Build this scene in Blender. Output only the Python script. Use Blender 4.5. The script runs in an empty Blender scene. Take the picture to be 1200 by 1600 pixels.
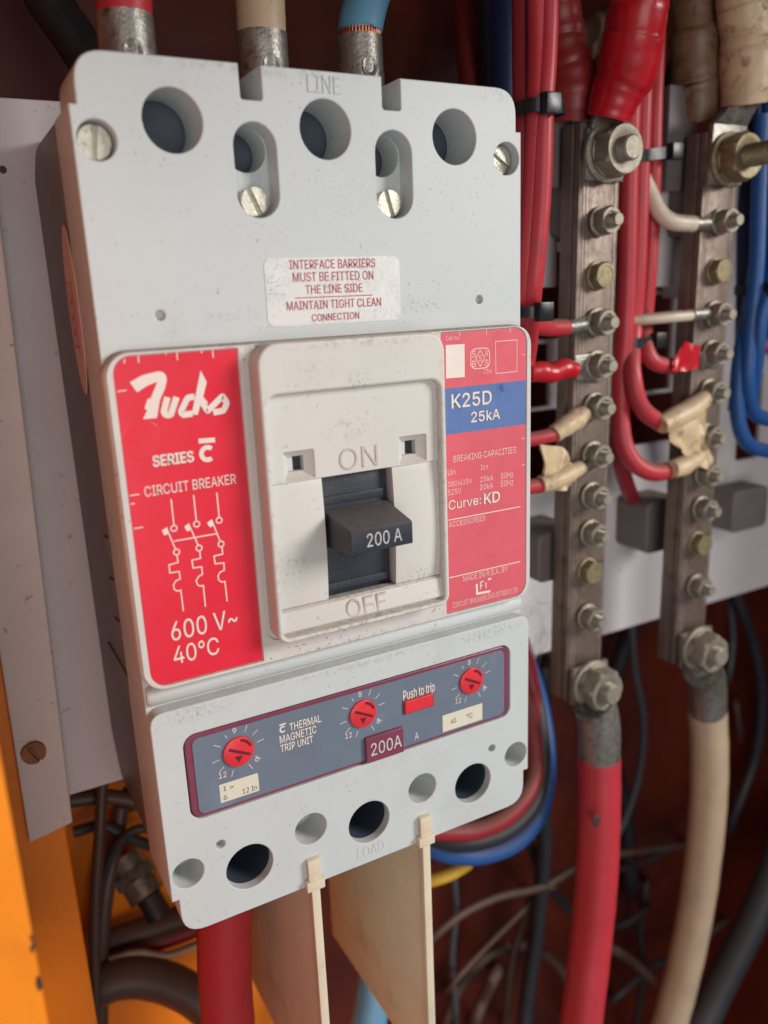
import bpy, bmesh, math, random
from mathutils import Vector, Matrix
random.seed(7)
C = bpy.context.scene.collection
MM = 0.001
# ------------------------------------------------------------------ camera
cam = bpy.data.cameras.new('camera'); camo = bpy.data.objects.new('camera', cam); C.objects.link(camo)
cam.sensor_fit = 'VERTICAL'; cam.sensor_height = 24.0; cam.sensor_width = 18.0; cam.lens = 19.316
cam.clip_start = 0.005; cam.clip_end = 20
_r = ((0.87568792, -0.48118569, -0.04038562), (-0.15837275, -0.20719021, -0.96539644), (0.45616745, 0.85178198, -0.25764066))
camo.matrix_world = Matrix(((_r[0][0], -_r[1][0], -_r[2][0], -0.10928383), (_r[0][1], -_r[1][1], -_r[2][1], -0.22942024),
                            (_r[0][2], -_r[1][2], -_r[2][2], 0.06894095), (0, 0, 0, 1)))
cam.dof.use_dof = True; cam.dof.focus_distance = 0.272; cam.dof.aperture_fstop = 5.0
bpy.context.scene.camera = camo
# ------------------------------------------------------------------ light
sc = bpy.context.scene
w = bpy.data.worlds.new('World'); sc.world = w; w.use_nodes = True
w.node_tree.nodes['Background'].inputs[0].default_value = (0.86, 0.90, 1.0, 1)
w.node_tree.nodes['Background'].inputs[1].default_value = 0.21
def lamp(name, loc, aim, size, power, col):
    l = bpy.data.lights.new(name, 'AREA'); l.shape = 'RECTANGLE'; l.size = size[0]; l.size_y = size[1]; l.energy = power; l.color = col
    o = bpy.data.objects.new(name, l); C.objects.link(o); o.location = loc
    o.rotation_euler = (Vector(aim) - Vector(loc)).to_track_quat('-Z', 'Y').to_euler()
    return o
lamp('daylight_from_doorway', (1.12, -1.08, 0.62), (0.0, 0, 0.0), (0.6, 0.6), 23.5, (1.0, 0.97, 0.93))
lamp('front_left_fill', (-0.25, -1.2, -0.05), (0.0, 0, -0.05), (0.8, 0.8), 5.0, (1.0, 0.95, 0.91))  # added soft fill from the front left, no window is known there
sc.view_settings.view_transform = 'Standard'; sc.view_settings.look = 'None'; sc.view_settings.exposure = 0; sc.view_settings.gamma = 1
sc.cycles.use_denoising = True
sc.cycles.max_bounces = 8
# ------------------------------------------------------------------ materials
def lin(c):
    return tuple((v / 12.92 if v <= 0.04045 else ((v + 0.055) / 1.055) ** 2.4) for v in (x / 255 for x in c))
def mat(name, col, rough=.5, metal=0.0, var=.08, vscale=50, speck=0.0, sthr=.64, sscale=900, scol=(60, 50, 45), dust=0.0, dcol=(125, 110, 98),
        bump=.15, bscale=900, stretch=None, patch=None, coat=0.0, spec=0.5, trans=0.0, stains=()):
    m = bpy.data.materials.new(name); m.use_nodes = True; nt = m.node_tree; N = nt.nodes; L = nt.links
    b = N['Principled BSDF']; b.inputs['Roughness'].default_value = rough; b.inputs['Metallic'].default_value = metal
    b.inputs['Coat Weight'].default_value = coat; b.inputs['Coat Roughness'].default_value = .12
    b.inputs['Specular IOR Level'].default_value = spec
    tc = N.new('ShaderNodeTexCoord'); mp = N.new('ShaderNodeMapping'); L.new(tc.outputs['Object'], mp.inputs[0])
    if stretch: mp.inputs['Scale'].default_value = stretch
    def noise(s, d=3, r=.55):
        n = N.new('ShaderNodeTexNoise'); n.inputs['Scale'].default_value = s; n.inputs['Detail'].default_value = d
        n.inputs['Roughness'].default_value = r; L.new(mp.outputs[0], n.inputs['Vector']); return n.outputs['Fac']
    def rng(v, a, c, d=0., e=1.):
        n = N.new('ShaderNodeMapRange'); L.new(v, n.inputs[0]); n.inputs[1].default_value = a; n.inputs[2].default_value = c
        n.inputs[3].default_value = d; n.inputs[4].default_value = e; return n.outputs[0]
    def mul(a, c):
        n = N.new('ShaderNodeMath'); n.operation = 'MULTIPLY'
        for i, x in enumerate((a, c)):
            if isinstance(x, (int, float)): n.inputs[i].default_value = x
            else: L.new(x, n.inputs[i])
        return n.outputs[0]
    def mix(f, a, c):
        n = N.new('ShaderNodeMix'); n.data_type = 'RGBA'
        L.new(f, n.inputs[0])
        for i, x in ((6, a), (7, c)):
            if isinstance(x, tuple): n.inputs[i].default_value = x + (1,) if len(x) == 3 else x
            else: L.new(x, n.inputs[i])
        return n.outputs[2]
    c0 = lin(col); lo = tuple(v * (1 - var) for v in c0); hi = tuple(min(1, v * (1 + var)) for v in c0)
    out = mix(rng(noise(vscale), .3, .7), lo, hi)
    if patch:
        for pc, ps, t0, t1 in patch: out = mix(rng(noise(ps, 5, .65), t0, t1), out, lin(pc))
    for (sx_, sz_, rx_, rz_, sc_, ss_, fs_) in stains:      # grime with a shape of its own, placed on the breaker (mm)
        va = N.new('ShaderNodeVectorMath'); va.operation = 'SUBTRACT'; L.new(tc.outputs['Object'], va.inputs[0]); va.inputs[1].default_value = (sx_ * MM, 0, (sz_ + 125) * MM)
        vb = N.new('ShaderNodeVectorMath'); vb.operation = 'MULTIPLY'; L.new(va.outputs[0], vb.inputs[0]); vb.inputs[1].default_value = (1000 / rx_, 0, 1000 / rz_)
        vl = N.new('ShaderNodeVectorMath'); vl.operation = 'LENGTH'; L.new(vb.outputs[0], vl.inputs[0])
        f = mul(mul(rng(vl.outputs['Value'], .25, 1.0, 1, 0), rng(noise(fs_, 4, .62), .47, .66)), ss_ * .75); out = mix(f, out, lin(sc_))
    if speck:
        f = mul(rng(noise(sscale, 2), sthr, sthr + .06), rng(noise(70, 2), .42, .62)); out = mix(mul(f, speck), out, lin(scol))
    if dust:
        g = N.new('ShaderNodeNewGeometry'); sx = N.new('ShaderNodeSeparateXYZ'); L.new(g.outputs['Normal'], sx.inputs[0])
        f = mul(mul(rng(sx.outputs['Z'], .25, .85), rng(noise(500, 4), .25, .6, .55, 1)), dust); out = mix(f, out, lin(dcol))
        r = N.new('ShaderNodeMix'); r.data_type = 'FLOAT'; L.new(f, r.inputs[0]); r.inputs[2].default_value = rough; r.inputs[3].default_value = .95
        L.new(r.outputs[0], b.inputs['Roughness'])
    else:
        L.new(rng(noise(vscale * 3), .3, .7, max(.03, rough - .08), min(1, rough + .08)), b.inputs['Roughness'])
    L.new(out, b.inputs['Base Color'])
    if bump:
        bp = N.new('ShaderNodeBump'); bp.inputs['Strength'].default_value = bump; bp.inputs['Distance'].default_value = .0003
        L.new(noise(bscale, 4), bp.inputs['Height']); L.new(bp.outputs[0], b.inputs['Normal'])
    if trans:
        b.inputs['Subsurface Weight'].default_value = trans; b.inputs['Subsurface Radius'].default_value = (.003, .002, .0012); b.inputs['Subsurface Scale'].default_value = 1
    return m
M = {}
M['cover'] = mat('cover_plastic', (203, 208, 207), .42, var=.025, vscale=25, speck=.45, sscale=800, sthr=.65, scol=(130, 116, 104), patch=[((188, 186, 180), 28, .56, .9)], stains=[(30, 64.5, 13, 3.2, (140, 124, 112), .6, 700), (-30, 64.5, 13, 2.6, (140, 124, 112), .45, 800), (52, -50.5, 18, 3.2, (96, 84, 76), .6, 900), (-56, -50, 13, 3.6, (96, 84, 76), .55, 900), (0, -49, 40, 1.6, (140, 124, 112), .5, 600), (44, 114, 14, 13, (214, 216, 214), .35, 260), (60, 127, 12, 3, (140, 124, 112), .5, 500), (-20, 128, 45, 2.2, (140, 124, 112), .45, 400), (-24, 104, 8, 16, (96, 84, 76), .25, 1100), (4, 100, 30, 22, (96, 84, 76), .16, 1200), (-68, 0, 5, 60, (140, 124, 112), .4, 500), (0, -90, 60, 5, (140, 124, 112), .15, 200)], dust=.35, dcol=(150, 134, 122), bump=.12, bscale=1500)
M['bezel'] = mat('bezel_plastic', (214, 210, 203), .5, stains=[(0, 44, 6, 4, (96, 84, 76), .6, 900), (-3, 30, 10, 6, (140, 124, 112), .4, 500), (0, 55.5, 34, 2.0, (140, 124, 112), .6, 500), (22, -21, 8, 4, (96, 84, 76), .5, 800), (-14, 48, 12, 6, (140, 124, 112), .3, 900), (0, -31.2, 34, 1.4, (96, 84, 76), .7, 500), (0, -22.4, 34, .9, (96, 84, 76), .7, 400), (-29, 0, 1.6, 60, (140, 124, 112), .5, 400), (29, 20, 1.6, 60, (140, 124, 112), .4, 400), (-22, -12, 8, 12, (140, 124, 112), .2, 700)], var=.03, vscale=30, speck=.45, sscale=700, scol=(140, 122, 105), dust=.5, dcol=(165, 148, 135), bump=.12, bscale=1300)
M['bezel_grime'] = mat('grimy_bezel_plastic', (198, 187, 176), .6, var=.06, vscale=300, bump=.1)
M['plate'] = mat('nameplate_plastic', (212, 207, 201), .5, stains=[(0, 57, 72, 2.4, (96, 84, 76), .6, 600), (-30, 56, 12, 3, (96, 84, 76), .5, 600), (10, 56, 20, 2.5, (96, 84, 76), .6, 900), (0, -40, 72, 1.6, (140, 124, 112), .5, 500)], var=.04, vscale=60, speck=.7, sscale=900, scol=(120, 104, 94), dust=.95, dcol=(146, 130, 120), bump=.25, bscale=1100)
M['base'] = mat('base_plastic', (112, 104, 104), .45, var=.08, vscale=40, dust=.5, bump=.2)
M['hole_shade'] = mat('cavity_shade', (62, 72, 86), .45, var=.1, vscale=80, bump=.1)  # dark blue-grey that paints the shade inside the terminal holes
M['black'] = mat('black_plastic', (50, 53, 62), .42, var=.12, vscale=120, speck=.4, sscale=900, scol=(120, 112, 106), dust=.6, dcol=(112, 102, 96), bump=.2)
M['engrave'] = mat('engraved_white_print', (206, 204, 202), .6, var=.12, vscale=900, bump=0)
M['red_label'] = mat('red_foil_label', (228, 34, 58), .34, var=.04, vscale=35, speck=.12, sscale=1200, scol=(120, 40, 50), bump=.04, coat=.2)
M['red_label_sheen'] = mat('red_foil_label_sheen', (224, 100, 112), .34, var=.05, vscale=60, speck=.3, sscale=1500, scol=(170, 60, 80), patch=[((222, 66, 86), 70, .66, .78)], bump=.05, coat=.25)  # paler red: the gloss reflection is mixed into the base colour
M['blue_label'] = mat('blue_foil_label', (98, 124, 176), .34, var=.06, vscale=80, patch=[((50, 86, 160), 90, .62, .74)], bump=.05, coat=.25)
M['print'] = mat('cream_print', (236, 222, 212), .5, var=.03, vscale=400, bump=0)
M['pinkish_print'] = mat('pinkish_print', (244, 206, 202), .5, var=.06, vscale=800, bump=0)
M['red_print'] = mat('red_print', (196, 82, 98), .6, var=.12, vscale=900, bump=0)
M['silver_label'] = mat('speckled_silver_label', (228, 228, 224), .34, metal=.1, var=.03, vscale=200, speck=.5, sscale=2200, sthr=.55, scol=(110, 108, 100), bump=.1)
M['maroon'] = mat('maroon_plastic', (130, 62, 84), .3, var=.08, vscale=80, bump=.05, coat=.2)
M['slate'] = mat('slate_label', (112, 123, 138), .33, var=.05, vscale=40, patch=[((122, 136, 152), 60, .6, .75)], bump=.08, coat=.2)
M['dial_red'] = mat('dial_red_plastic', (226, 52, 60), .35, var=.05, vscale=300, bump=.05)
M['dial_dark'] = mat('dial_slot_dark', (104, 24, 34), .5, bump=0)
M['cream_sticker'] = mat('cream_sticker', (222, 217, 196), .6, var=.03, vscale=300, bump=.05)
M['ink'] = mat('dark_ink', (88, 86, 84), .7, bump=0)
M['side_sticker'] = mat('side_sticker', (216, 176, 160), .5, var=.03, speck=.4, sscale=1300, scol=(190, 110, 100), bump=.05)
M['zinc'] = mat('tinned_lug_metal', (156, 152, 144), .42, metal=.75, var=.2, vscale=350, patch=[((95, 88, 80), 260, .52, .72)], bump=.5, bscale=900)
M['nut'] = mat('zinc_nut', (158, 150, 134), .52, metal=.5, var=.15, vscale=500, patch=[((120, 106, 88), 400, .54, .76)], bump=.35, bscale=1400)
M['brassy'] = mat('passivated_bolt', (148, 136, 106), .5, metal=.55, var=.18, vscale=600, patch=[((120, 100, 66), 500, .52, .75)], bump=.35, bscale=1500)
M['screw'] = mat('screw_steel', (196, 192, 176), .36, metal=.75, var=.12, vscale=700, patch=[((128, 122, 108), 500, .55, .75)], bump=.5, bscale=1800)
M['copper'] = mat('oxidised_copper', (126, 110, 100), .48, metal=.5, var=.14, vscale=110, stretch=(1, 1, .75), patch=[((92, 74, 66), 120, .54, .76), ((140, 92, 70), 90, .62, .8), ((128, 116, 106), 500, .68, .8)], bump=.4, bscale=700)
M['copper_side'] = M['copper']
M['worn_edge'] = mat('worn_bar_edge', (168, 150, 138), .42, metal=.5, var=.15, vscale=300, patch=[((110, 88, 76), 240, .5, .7)], bump=.3)
M['strands'] = mat('copper_strands', (190, 110, 84), .4, metal=.9, bump=0)
def pvc(name, col, dust=.8, rough=.42, **k): return mat(name, col, rough, var=.07, vscale=90, dust=dust, dcol=(112, 86, 70), bump=.2, bscale=300, speck=.4, sscale=500, scol=(70, 40, 34), patch=[(tuple(int(v * .72 + 22) for v in col), 45, .52, .8)], **k)
M['red_pvc'] = pvc('red_cable_insulation', (188, 48, 58)); M['red_dark'] = pvc('dark_red_cable_insulation', (150, 34, 44))
M['red_tape'] = mat('glossy_red_tape', (192, 20, 34), .32, var=.12, vscale=120, bump=.35, bscale=240, coat=.15, dust=.25, dcol=(120, 70, 60))
M['red_tape_old'] = mat('dusty_red_tape', (150, 44, 44), .4, var=.15, vscale=120, dust=.5, dcol=(110, 84, 70), bump=.4, bscale=250, patch=[((110, 60, 50), 120, .5, .7)])
M['cream_pvc'] = pvc('cream_cable_insulation', (198, 174, 144), .7); M['white_pvc'] = pvc('white_wire_insulation', (216, 200, 178), .85)
M['beige_tape'] = mat('beige_tape', (208, 182, 146), .42, var=.12, vscale=140, bump=.6, bscale=220, patch=[((120, 82, 58), 130, .55, .72)], dust=.4)
M['brown_tape'] = mat('browned_tape', (128, 98, 74), .4, var=.15, vscale=120, bump=.5, bscale=200, patch=[((80, 52, 38), 110, .5, .7)], dust=.4)
M['blue_pvc'] = pvc('blue_cable_insulation', (34, 84, 150), .45); M['lightblue_pvc'] = pvc('light_blue_cable_insulation', (104, 158, 188), .3)
M['navy_pvc'] = pvc('dark_blue_wire_insulation', (28, 44, 88), .4); M['black_pvc'] = pvc('black_cable_insulation', (40, 42, 48), .5)
M['grey_pvc'] = pvc('grey_cable_insulation', (70, 76, 82), .4); M['brown_pvc'] = pvc('brown_wire_insulation', (84, 62, 52), .6)
M['yellow_pvc'] = pvc('yellow_wire_insulation', (224, 176, 50), .3)
M['tie'] = mat('cable_tie_nylon', (26, 26, 30), .32, var=.1, bump=.05)
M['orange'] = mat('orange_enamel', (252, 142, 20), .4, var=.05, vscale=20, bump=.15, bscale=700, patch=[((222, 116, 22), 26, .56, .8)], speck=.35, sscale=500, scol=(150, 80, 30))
M['orange_shaded'] = mat('orange_enamel_shaded', (98, 32, 14), .5, var=.15, vscale=12, bump=.15, bscale=400, dust=.5, patch=[((62, 24, 14), 14, .5, .75)])  # same orange enamel, darkened to hold the shade inside the cabinet
M['orange_dimmed'] = mat('orange_enamel_dimmed', (176, 84, 34), .5, var=.08, vscale=20, bump=.1, bscale=500)  # same orange enamel, toned down so the wall bounces less light
M['galv'] = mat('light_grey_enamel', (228, 217, 208), .42, var=.04, vscale=14, speck=.5, sscale=260, scol=(96, 80, 72), bump=.1, bscale=500)
M['plate_white'] = mat('off_white_enamel', (222, 217, 218), .45, var=.04, vscale=14, speck=.4, sscale=260, scol=(120, 104, 96), bump=.1, bscale=500)
M['chip'] = mat('bare_scratched_metal', (70, 58, 50), .5, metal=.3, bump=.3)
M['insulator'] = mat('dark_moulded_insulator', (112, 103, 102), .45, var=.1, bump=.2, dust=.5)
M['barrier'] = mat('cream_fibre_barrier', (222, 208, 182), .55, var=.07, vscale=40, bump=.3, bscale=400, speck=.3, sscale=500, scol=(150, 120, 100), patch=[((196, 168, 146), 30, .55, .8)])
M['rust'] = mat('browned_screw', (150, 100, 66), .6, metal=.15, var=.2, vscale=300, bump=.5)
M['web'] = mat('cobweb', (205, 200, 195), .9, bump=0)
# ------------------------------------------------------------------ object helpers
def thing(name, label, cat, loc=(0, 0, 0), group=None):
    o = bpy.data.objects.new(name, None); o.empty_display_size = .01; C.objects.link(o); o.location = Vector(loc) * MM
    o['label'] = label; o['category'] = cat
    if group: o['group'] = group
    return o
def tag(o, label, cat, group=None):
    o['label'] = label; o['category'] = cat
    if group: o['group'] = group
    return o
def origin_of(p):
    v = Vector((0, 0, 0))
    while p is not None: v += p.location; p = p.parent
    return v
def catmull(pts, n=6):
    P = [tuple(p) for p in pts]
    if len(P) < 3: return P
    E = [tuple(2 * a - b for a, b in zip(P[0], P[1]))] + P + [tuple(2 * a - b for a, b in zip(P[-1], P[-2]))]
    out = []
    for i in range(1, len(E) - 2):
        for k in range(n):
            t = k / n
            out.append(tuple(.5 * (2 * b + (c - a) * t + (2 * a - 5 * b + 4 * c - d) * t * t + (-a + 3 * b - 3 * c + d) * t ** 3)
                             for a, b, c, d in zip(E[i - 1], E[i], E[i + 1], E[i + 2])))
    out.append(P[-1]); return out
class MB:
    def __init__(s): s.v = []; s.f = []
    def add(s, vs, fs):
        n = len(s.v); s.v += [tuple(v) for v in vs]; s.f += [tuple(i + n for i in f) for f in fs]; return s
    def box(s, x0, x1, y0, y1, z0, z1):
        return s.add([(x, y, z) for x in (x0, x1) for y in (y0, y1) for z in (z0, z1)],
                     [(0, 1, 3, 2), (4, 6, 7, 5), (0, 4, 5, 1), (2, 3, 7, 6), (0, 2, 6, 4), (1, 5, 7, 3)])
    def hexa(s, front, back):                     # two quads (each four 3D points), joined
        return s.add(list(front) + list(back), [(0, 1, 2, 3), (7, 6, 5, 4), (0, 4, 5, 1), (1, 5, 6, 2), (2, 6, 7, 3), (3, 7, 4, 0)])
    def lathe(s, o, axis, prof, n=24, hexr=None, ang=0, ex=1.0):
        a = Vector(axis).normalized(); u = a.orthogonal().normalized()
        if abs(a.z) < .9: u = (Vector((0, 0, 1)) - a * a.z).normalized()
        w_ = a.cross(u); vs = []; fs = []
        for t, r in prof:
            for k in range(n):
                th = 2 * math.pi * k / n; rr = r
                if hexr is not None:
                    h = (th + math.pi / 6) % (math.pi / 3) - math.pi / 6; rr = min(r, hexr / math.cos(h))
                th += ang
                vs.append(Vector(o) + a * t + u * (rr * math.cos(th)) + w_ * (rr * math.sin(th) * ex))
        m = len(prof)
        for i in range(m - 1):
            for k in range(n): fs.append((i * n + k, i * n + (k + 1) % n, (i + 1) * n + (k + 1) % n, (i + 1) * n + k))
        fs.append(tuple(range(n))[::-1]); fs.append(tuple((m - 1) * n + k for k in range(n)))
        return s.add(vs, fs)
    def tube(s, pts, r, n=14, sub=6, ex=1.0, wob=0.0):
        P = [(p if len(p) == 4 else tuple(p) + (r,)) for p in pts]; P = catmull(P, sub)
        c = [Vector(p[:3]) for p in P]; R = [p[3] for p in P]; vs = []; fs = []; u = None
        for i, q in enumerate(c):
            d = (c[min(i + 1, len(c) - 1)] - c[max(i - 1, 0)]).normalized()
            if u is None:
                u = Vector((0, 1, 0)); u = (u - d * u.dot(d)).normalized() if abs(u.dot(d)) < .95 else d.orthogonal().normalized()
            else: u = (u - d * u.dot(d)).normalized()
            w_ = d.cross(u); rr = R[i] * (1 + wob * math.sin(i * 1.7) * .5 + wob * (random.random() - .5))
            for k in range(n):
                th = 2 * math.pi * k / n; vs.append(q + u * (rr * math.cos(th) * ex) + w_ * (rr * math.sin(th)))
        for i in range(len(c) - 1):
            for k in range(n): fs.append((i * n + k, i * n + (k + 1) % n, (i + 1) * n + (k + 1) % n, (i + 1) * n + k))
        fs.append(tuple(range(n))[::-1]); fs.append(tuple((len(c) - 1) * n + k for k in range(n)))
        return s.add(vs, fs)
    def prism(s, poly, y0, y1):                   # convex-ish XZ polygon, extruded along Y
        n = len(poly)
        return s.add([(x, y0, z) for x, z in poly] + [(x, y1, z) for x, z in poly],
                     [tuple(range(n)), tuple(range(2 * n - 1, n - 1, -1))] + [(i, n + i, n + (i + 1) % n, (i + 1) % n) for i in range(n)])
    def prism_x(s, poly, x0, x1):                 # YZ polygon, extruded along X
        n = len(poly)
        return s.add([(x0, y, z) for y, z in poly] + [(x1, y, z) for y, z in poly],
                     [tuple(range(n)), tuple(range(2 * n - 1, n - 1, -1))] + [(i, n + i, n + (i + 1) % n, (i + 1) % n) for i in range(n)])
    def ribbon(s, pts, w_, y, close=False):
        P = [Vector(p) for p in pts]; n = len(P); L_ = []; R_ = []
        for i in range(n):
            a = P[i - 1] if (i > 0 or close) else None; b = P[(i + 1) % n] if (i < n - 1 or close) else None
            d1 = (P[i] - a).normalized() if a is not None else None; d2 = (b - P[i]).normalized() if b is not None else None
            if d1 is None: d1 = d2
            if d2 is None: d2 = d1
            t = (d1 + d2); t = t.normalized() if t.length > 1e-6 else d1
            nn = Vector((-t.y, t.x)); k = w_ / 2 / max(.45, nn.dot(Vector((-d1.y, d1.x))))
            L_.append(P[i] + nn * k); R_.append(P[i] - nn * k)
        vs = [(p.x, y, p.y) for p in L_] + [(p.x, y, p.y) for p in R_]
        return s.add(vs, [(i, (i + 1) % n, n + (i + 1) % n, n + i) for i in range(n if close else n - 1)])
    def poly(s, pts, y): return s.add([(x, y, z) for x, z in pts], [tuple(range(len(pts)))])
    def build(s, name, m, parent=None, label=None, smooth=38, mats=None, bev=0):
        if m in ('print', 'pinkish_print', 'red_print', 'engrave', 'ink', 'dial_dark'):   # ink: every face a hair above the last
            nv = []; nf = []
            for i, f in enumerate(s.f):
                nf.append(tuple(range(len(nv), len(nv) + len(f)))); nv += [(s.v[k][0], s.v[k][1] - (i % 7) * .0035, s.v[k][2]) for k in f]
            if max(v[1] for v in s.v) - min(v[1] for v in s.v) < .4: s.v, s.f = nv, nf
        me = bpy.data.meshes.new(name); org = origin_of(parent) if parent else Vector((0, 0, 0))
        me.from_pydata([Vector(v) * MM - org for v in s.v], [], s.f)
        bm = bmesh.new(); bm.from_mesh(me); bmesh.ops.recalc_face_normals(bm, faces=bm.faces)
        if bev:
            bmesh.ops.remove_doubles(bm, verts=bm.verts, dist=1e-6)
            ed = [e for e in bm.edges if len(e.link_faces) == 2 and e.calc_face_angle(0) > .6]
            bmesh.ops.bevel(bm, geom=ed, offset=bev * MM, segments=2, affect='EDGES', profile=.6, clamp_overlap=True)
        bm.to_mesh(me); bm.free()
        me.materials.append(M[m] if isinstance(m, str) else m)
        me.shade_smooth(); me.set_sharp_from_angle(angle=math.radians(smooth))
        o = bpy.data.objects.new(name, me); C.objects.link(o); o.parent = parent
        if label: o['label'] = label
        return o
def rrect(x0, x1, z0, z1, r=0, n=6):
    if not isinstance(r, (list, tuple)): r = (r,) * 4          # order: BL, BR, TR, TL
    out = []
    for (cx, cz, a), rr in zip(((x0, z0, 180), (x1, z0, 270), (x1, z1, 0), (x0, z1, 90)), r):
        sx = 1 if cx == x0 else -1; sz = 1 if cz == z0 else -1
        if rr <= 0: out.append((cx, cz)); continue
        for k in range(n + 1):
            t = math.radians(a + 90 * k / n); out.append((cx + sx * rr + rr * math.cos(t), cz + sz * rr + rr * math.sin(t)))
    return out
def circ(x, z, r, n=40): return [(x + r * math.cos(2 * math.pi * k / n), z + r * math.sin(2 * math.pi * k / n)) for k in range(n)]
def slot(x, z0, z1, w_, n=12):
    r = w_ / 2; out = []
    for k in range(n + 1): t = math.pi * k / n; out.append((x + r * math.cos(t), z1 - r + r * math.sin(t)))
    for k in range(n + 1): t = math.pi + math.pi * k / n; out.append((x + r * math.cos(t), z0 + r + r * math.sin(t)))
    return out
def round_poly(pts, rs, n=5):
    out = []; N = len(pts)
    for i, p in enumerate(pts):
        r = rs[i] if i < len(rs) else 0
        if r <= 0: out.append(p); continue
        p = Vector(p); a = (Vector(pts[i - 1]) - p).normalized(); b = (Vector(pts[(i + 1) % N]) - p).normalized()
        for k in range(n + 1):
            t = k / n; q = (p + a * r) * (1 - t) ** 2 + p * 2 * t * (1 - t) + (p + b * r) * t * t; out.append((q.x, q.y))
    return out
_tmp = bpy.data.collections.new('tmp')
def plate(mb, outer, holes, y_front, y_back, bevel=0.5, res=2):
    cu = bpy.data.curves.new('c', 'CURVE'); cu.dimensions = '2D'; cu.fill_mode = 'BOTH'
    cu.bevel_depth = bevel * MM; cu.bevel_resolution = res; cu.offset = -bevel * MM; cu.extrude = max(0, (y_back - y_front) / 2 - bevel) * MM
    for pl in [outer] + list(holes):
        sp = cu.splines.new('POLY'); sp.points.add(len(pl) - 1); sp.use_cyclic_u = True
        for q, (x, z) in zip(sp.points, pl): q.co = (x * MM, z * MM, 0, 1)
    o = bpy.data.objects.new('c', cu); me = bpy.data.meshes.new_from_object(o)
    ym = (y_front + y_back) / 2
    mb.add([(v.co.x / MM, ym - v.co.z / MM, v.co.y / MM) for v in me.vertices], [tuple(p.vertices) for p in me.polygons])
    bpy.data.objects.remove(o); bpy.data.curves.remove(cu); bpy.data.meshes.remove(me); return mb
FONT = None
try:
    import os
    FONT = bpy.data.fonts.load(os.path.join(bpy.utils.system_resource('DATAFILES'), 'fonts', 'Inter.woff2'))
except Exception: FONT = None
def text(mb, s_, box, y, bold=0.0, ext=0.0, bev=0.0, shear=0.0):
    """lettering fitted into box = [(x0, z_top), (x1, z_bottom)]; front face at y"""
    cu = bpy.data.curves.new('t', 'FONT'); cu.body = s_; cu.size = 10; cu.fill_mode = 'NONE'; cu.resolution_u = 3
    if FONT: cu.font = FONT
    o = bpy.data.objects.new('t', cu); C.objects.link(o); bpy.context.view_layer.update()
    me = bpy.data.meshes.new_from_object(o)
    nb = {}
    for e in me.edges:
        p, q = e.vertices; nb.setdefault(p, []).append(q); nb.setdefault(q, []).append(p)
    co = [(v.co.x, v.co.y) for v in me.vertices]; seen = set(); loops = []
    for v0 in sorted(nb):
        if v0 in seen: continue
        lp = [v0]; seen.add(v0); cur = v0
        while True:
            nx = [k for k in nb[cur] if k not in seen]
            if cur == v0 and v0 + 1 in nx: nx = [v0 + 1]
            if not nx: break
            cur = nx[0]; seen.add(cur); lp.append(cur)
        if len(lp) > 2: loops.append([co[k] for k in lp])
    bpy.data.objects.remove(o); bpy.data.curves.remove(cu); bpy.data.meshes.remove(me)
    def area(l): return .5 * sum(l[i - 1][0] * l[i][1] - l[i][0] * l[i - 1][1] for i in range(len(l)))
    def inside(p, l):
        c_ = False
        for i in range(len(l)):
            (ax, ay), (bx, by) = l[i - 1], l[i]
            if (ay > p[1]) != (by > p[1]) and p[0] < (bx - ax) * (p[1] - ay) / (by - ay) + ax: c_ = not c_
        return c_
    A = [area(l) for l in loops]; big = max(A, key=abs); outer = [i for i in range(len(loops)) if A[i] * big > 0]
    xs = [p[0] for l in loops for p in l]; ys = [p[1] for l in loops for p in l]
    (x0, z1), (x1, z0) = box; ax, az = min(xs), min(ys); sx = (x1 - x0) / (max(xs) - ax); sz = (z1 - z0) / (max(ys) - az)
    steps = [(0, 0)] if bold <= .03 or ext else [(bold * .34 * a, bold * .2 * b) for a, b in ((-1, 0), (1, 0), (0, 1), (0, -1))]
    if bold > .3: steps += [(0, 0), (bold * .2, bold * .2), (-bold * .2, -bold * .2)]
    fit = lambda l: [(x0 + (p[0] - ax) * sx, z0 + (p[1] - az) * sz) for p in l]
    for n_, i in enumerate(outer):
        hs = [fit(loops[j]) for j in range(len(loops)) if A[j] * big < 0 and inside(loops[j][0], loops[i])]
        yy = y - (n_ % 4) * .009
        if ext: plate(mb, fit(loops[i]), hs, yy, yy + ext + bev * 2, bev, 1); continue
        t_ = MB(); plate(t_, fit(loops[i]), hs, yy, yy, 0, 0)
        for q_, (dx, dz) in enumerate(steps): mb.add([(v[0] + dx, yy - q_ * .028, v[2] + dz) for v in t_.v], t_.f)
    return mb
def flag(poly, y, amp=1.3, th=.5, sag=0.0):
    """a crumpled piece of tape"""
    bm = bmesh.new(); f = bm.faces.new([bm.verts.new((x, y, z)) for x, z in poly]); bmesh.ops.triangulate(bm, faces=[f])
    bmesh.ops.subdivide_edges(bm, edges=bm.edges[:], cuts=5, use_grid_fill=True)
    from mathutils import noise as nz
    for v in bm.verts:
        q = v.co * .16; v.co.y += amp * 2 * nz.noise(q) + amp * .8 * nz.noise(q * 2.7); v.co.x += .5 * nz.noise(q * 2 + Vector((5, 0, 0)))
    r = bmesh.ops.solidify(bm, geom=bm.faces[:] + bm.edges[:] + bm.verts[:], thickness=th)
    bm.verts.ensure_lookup_table(); bm.verts.index_update()
    mb = MB(); mb.add([tuple(v.co) for v in bm.verts], [tuple(v.index for v in f.verts) for f in bm.faces]); bm.free(); return mb
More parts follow.
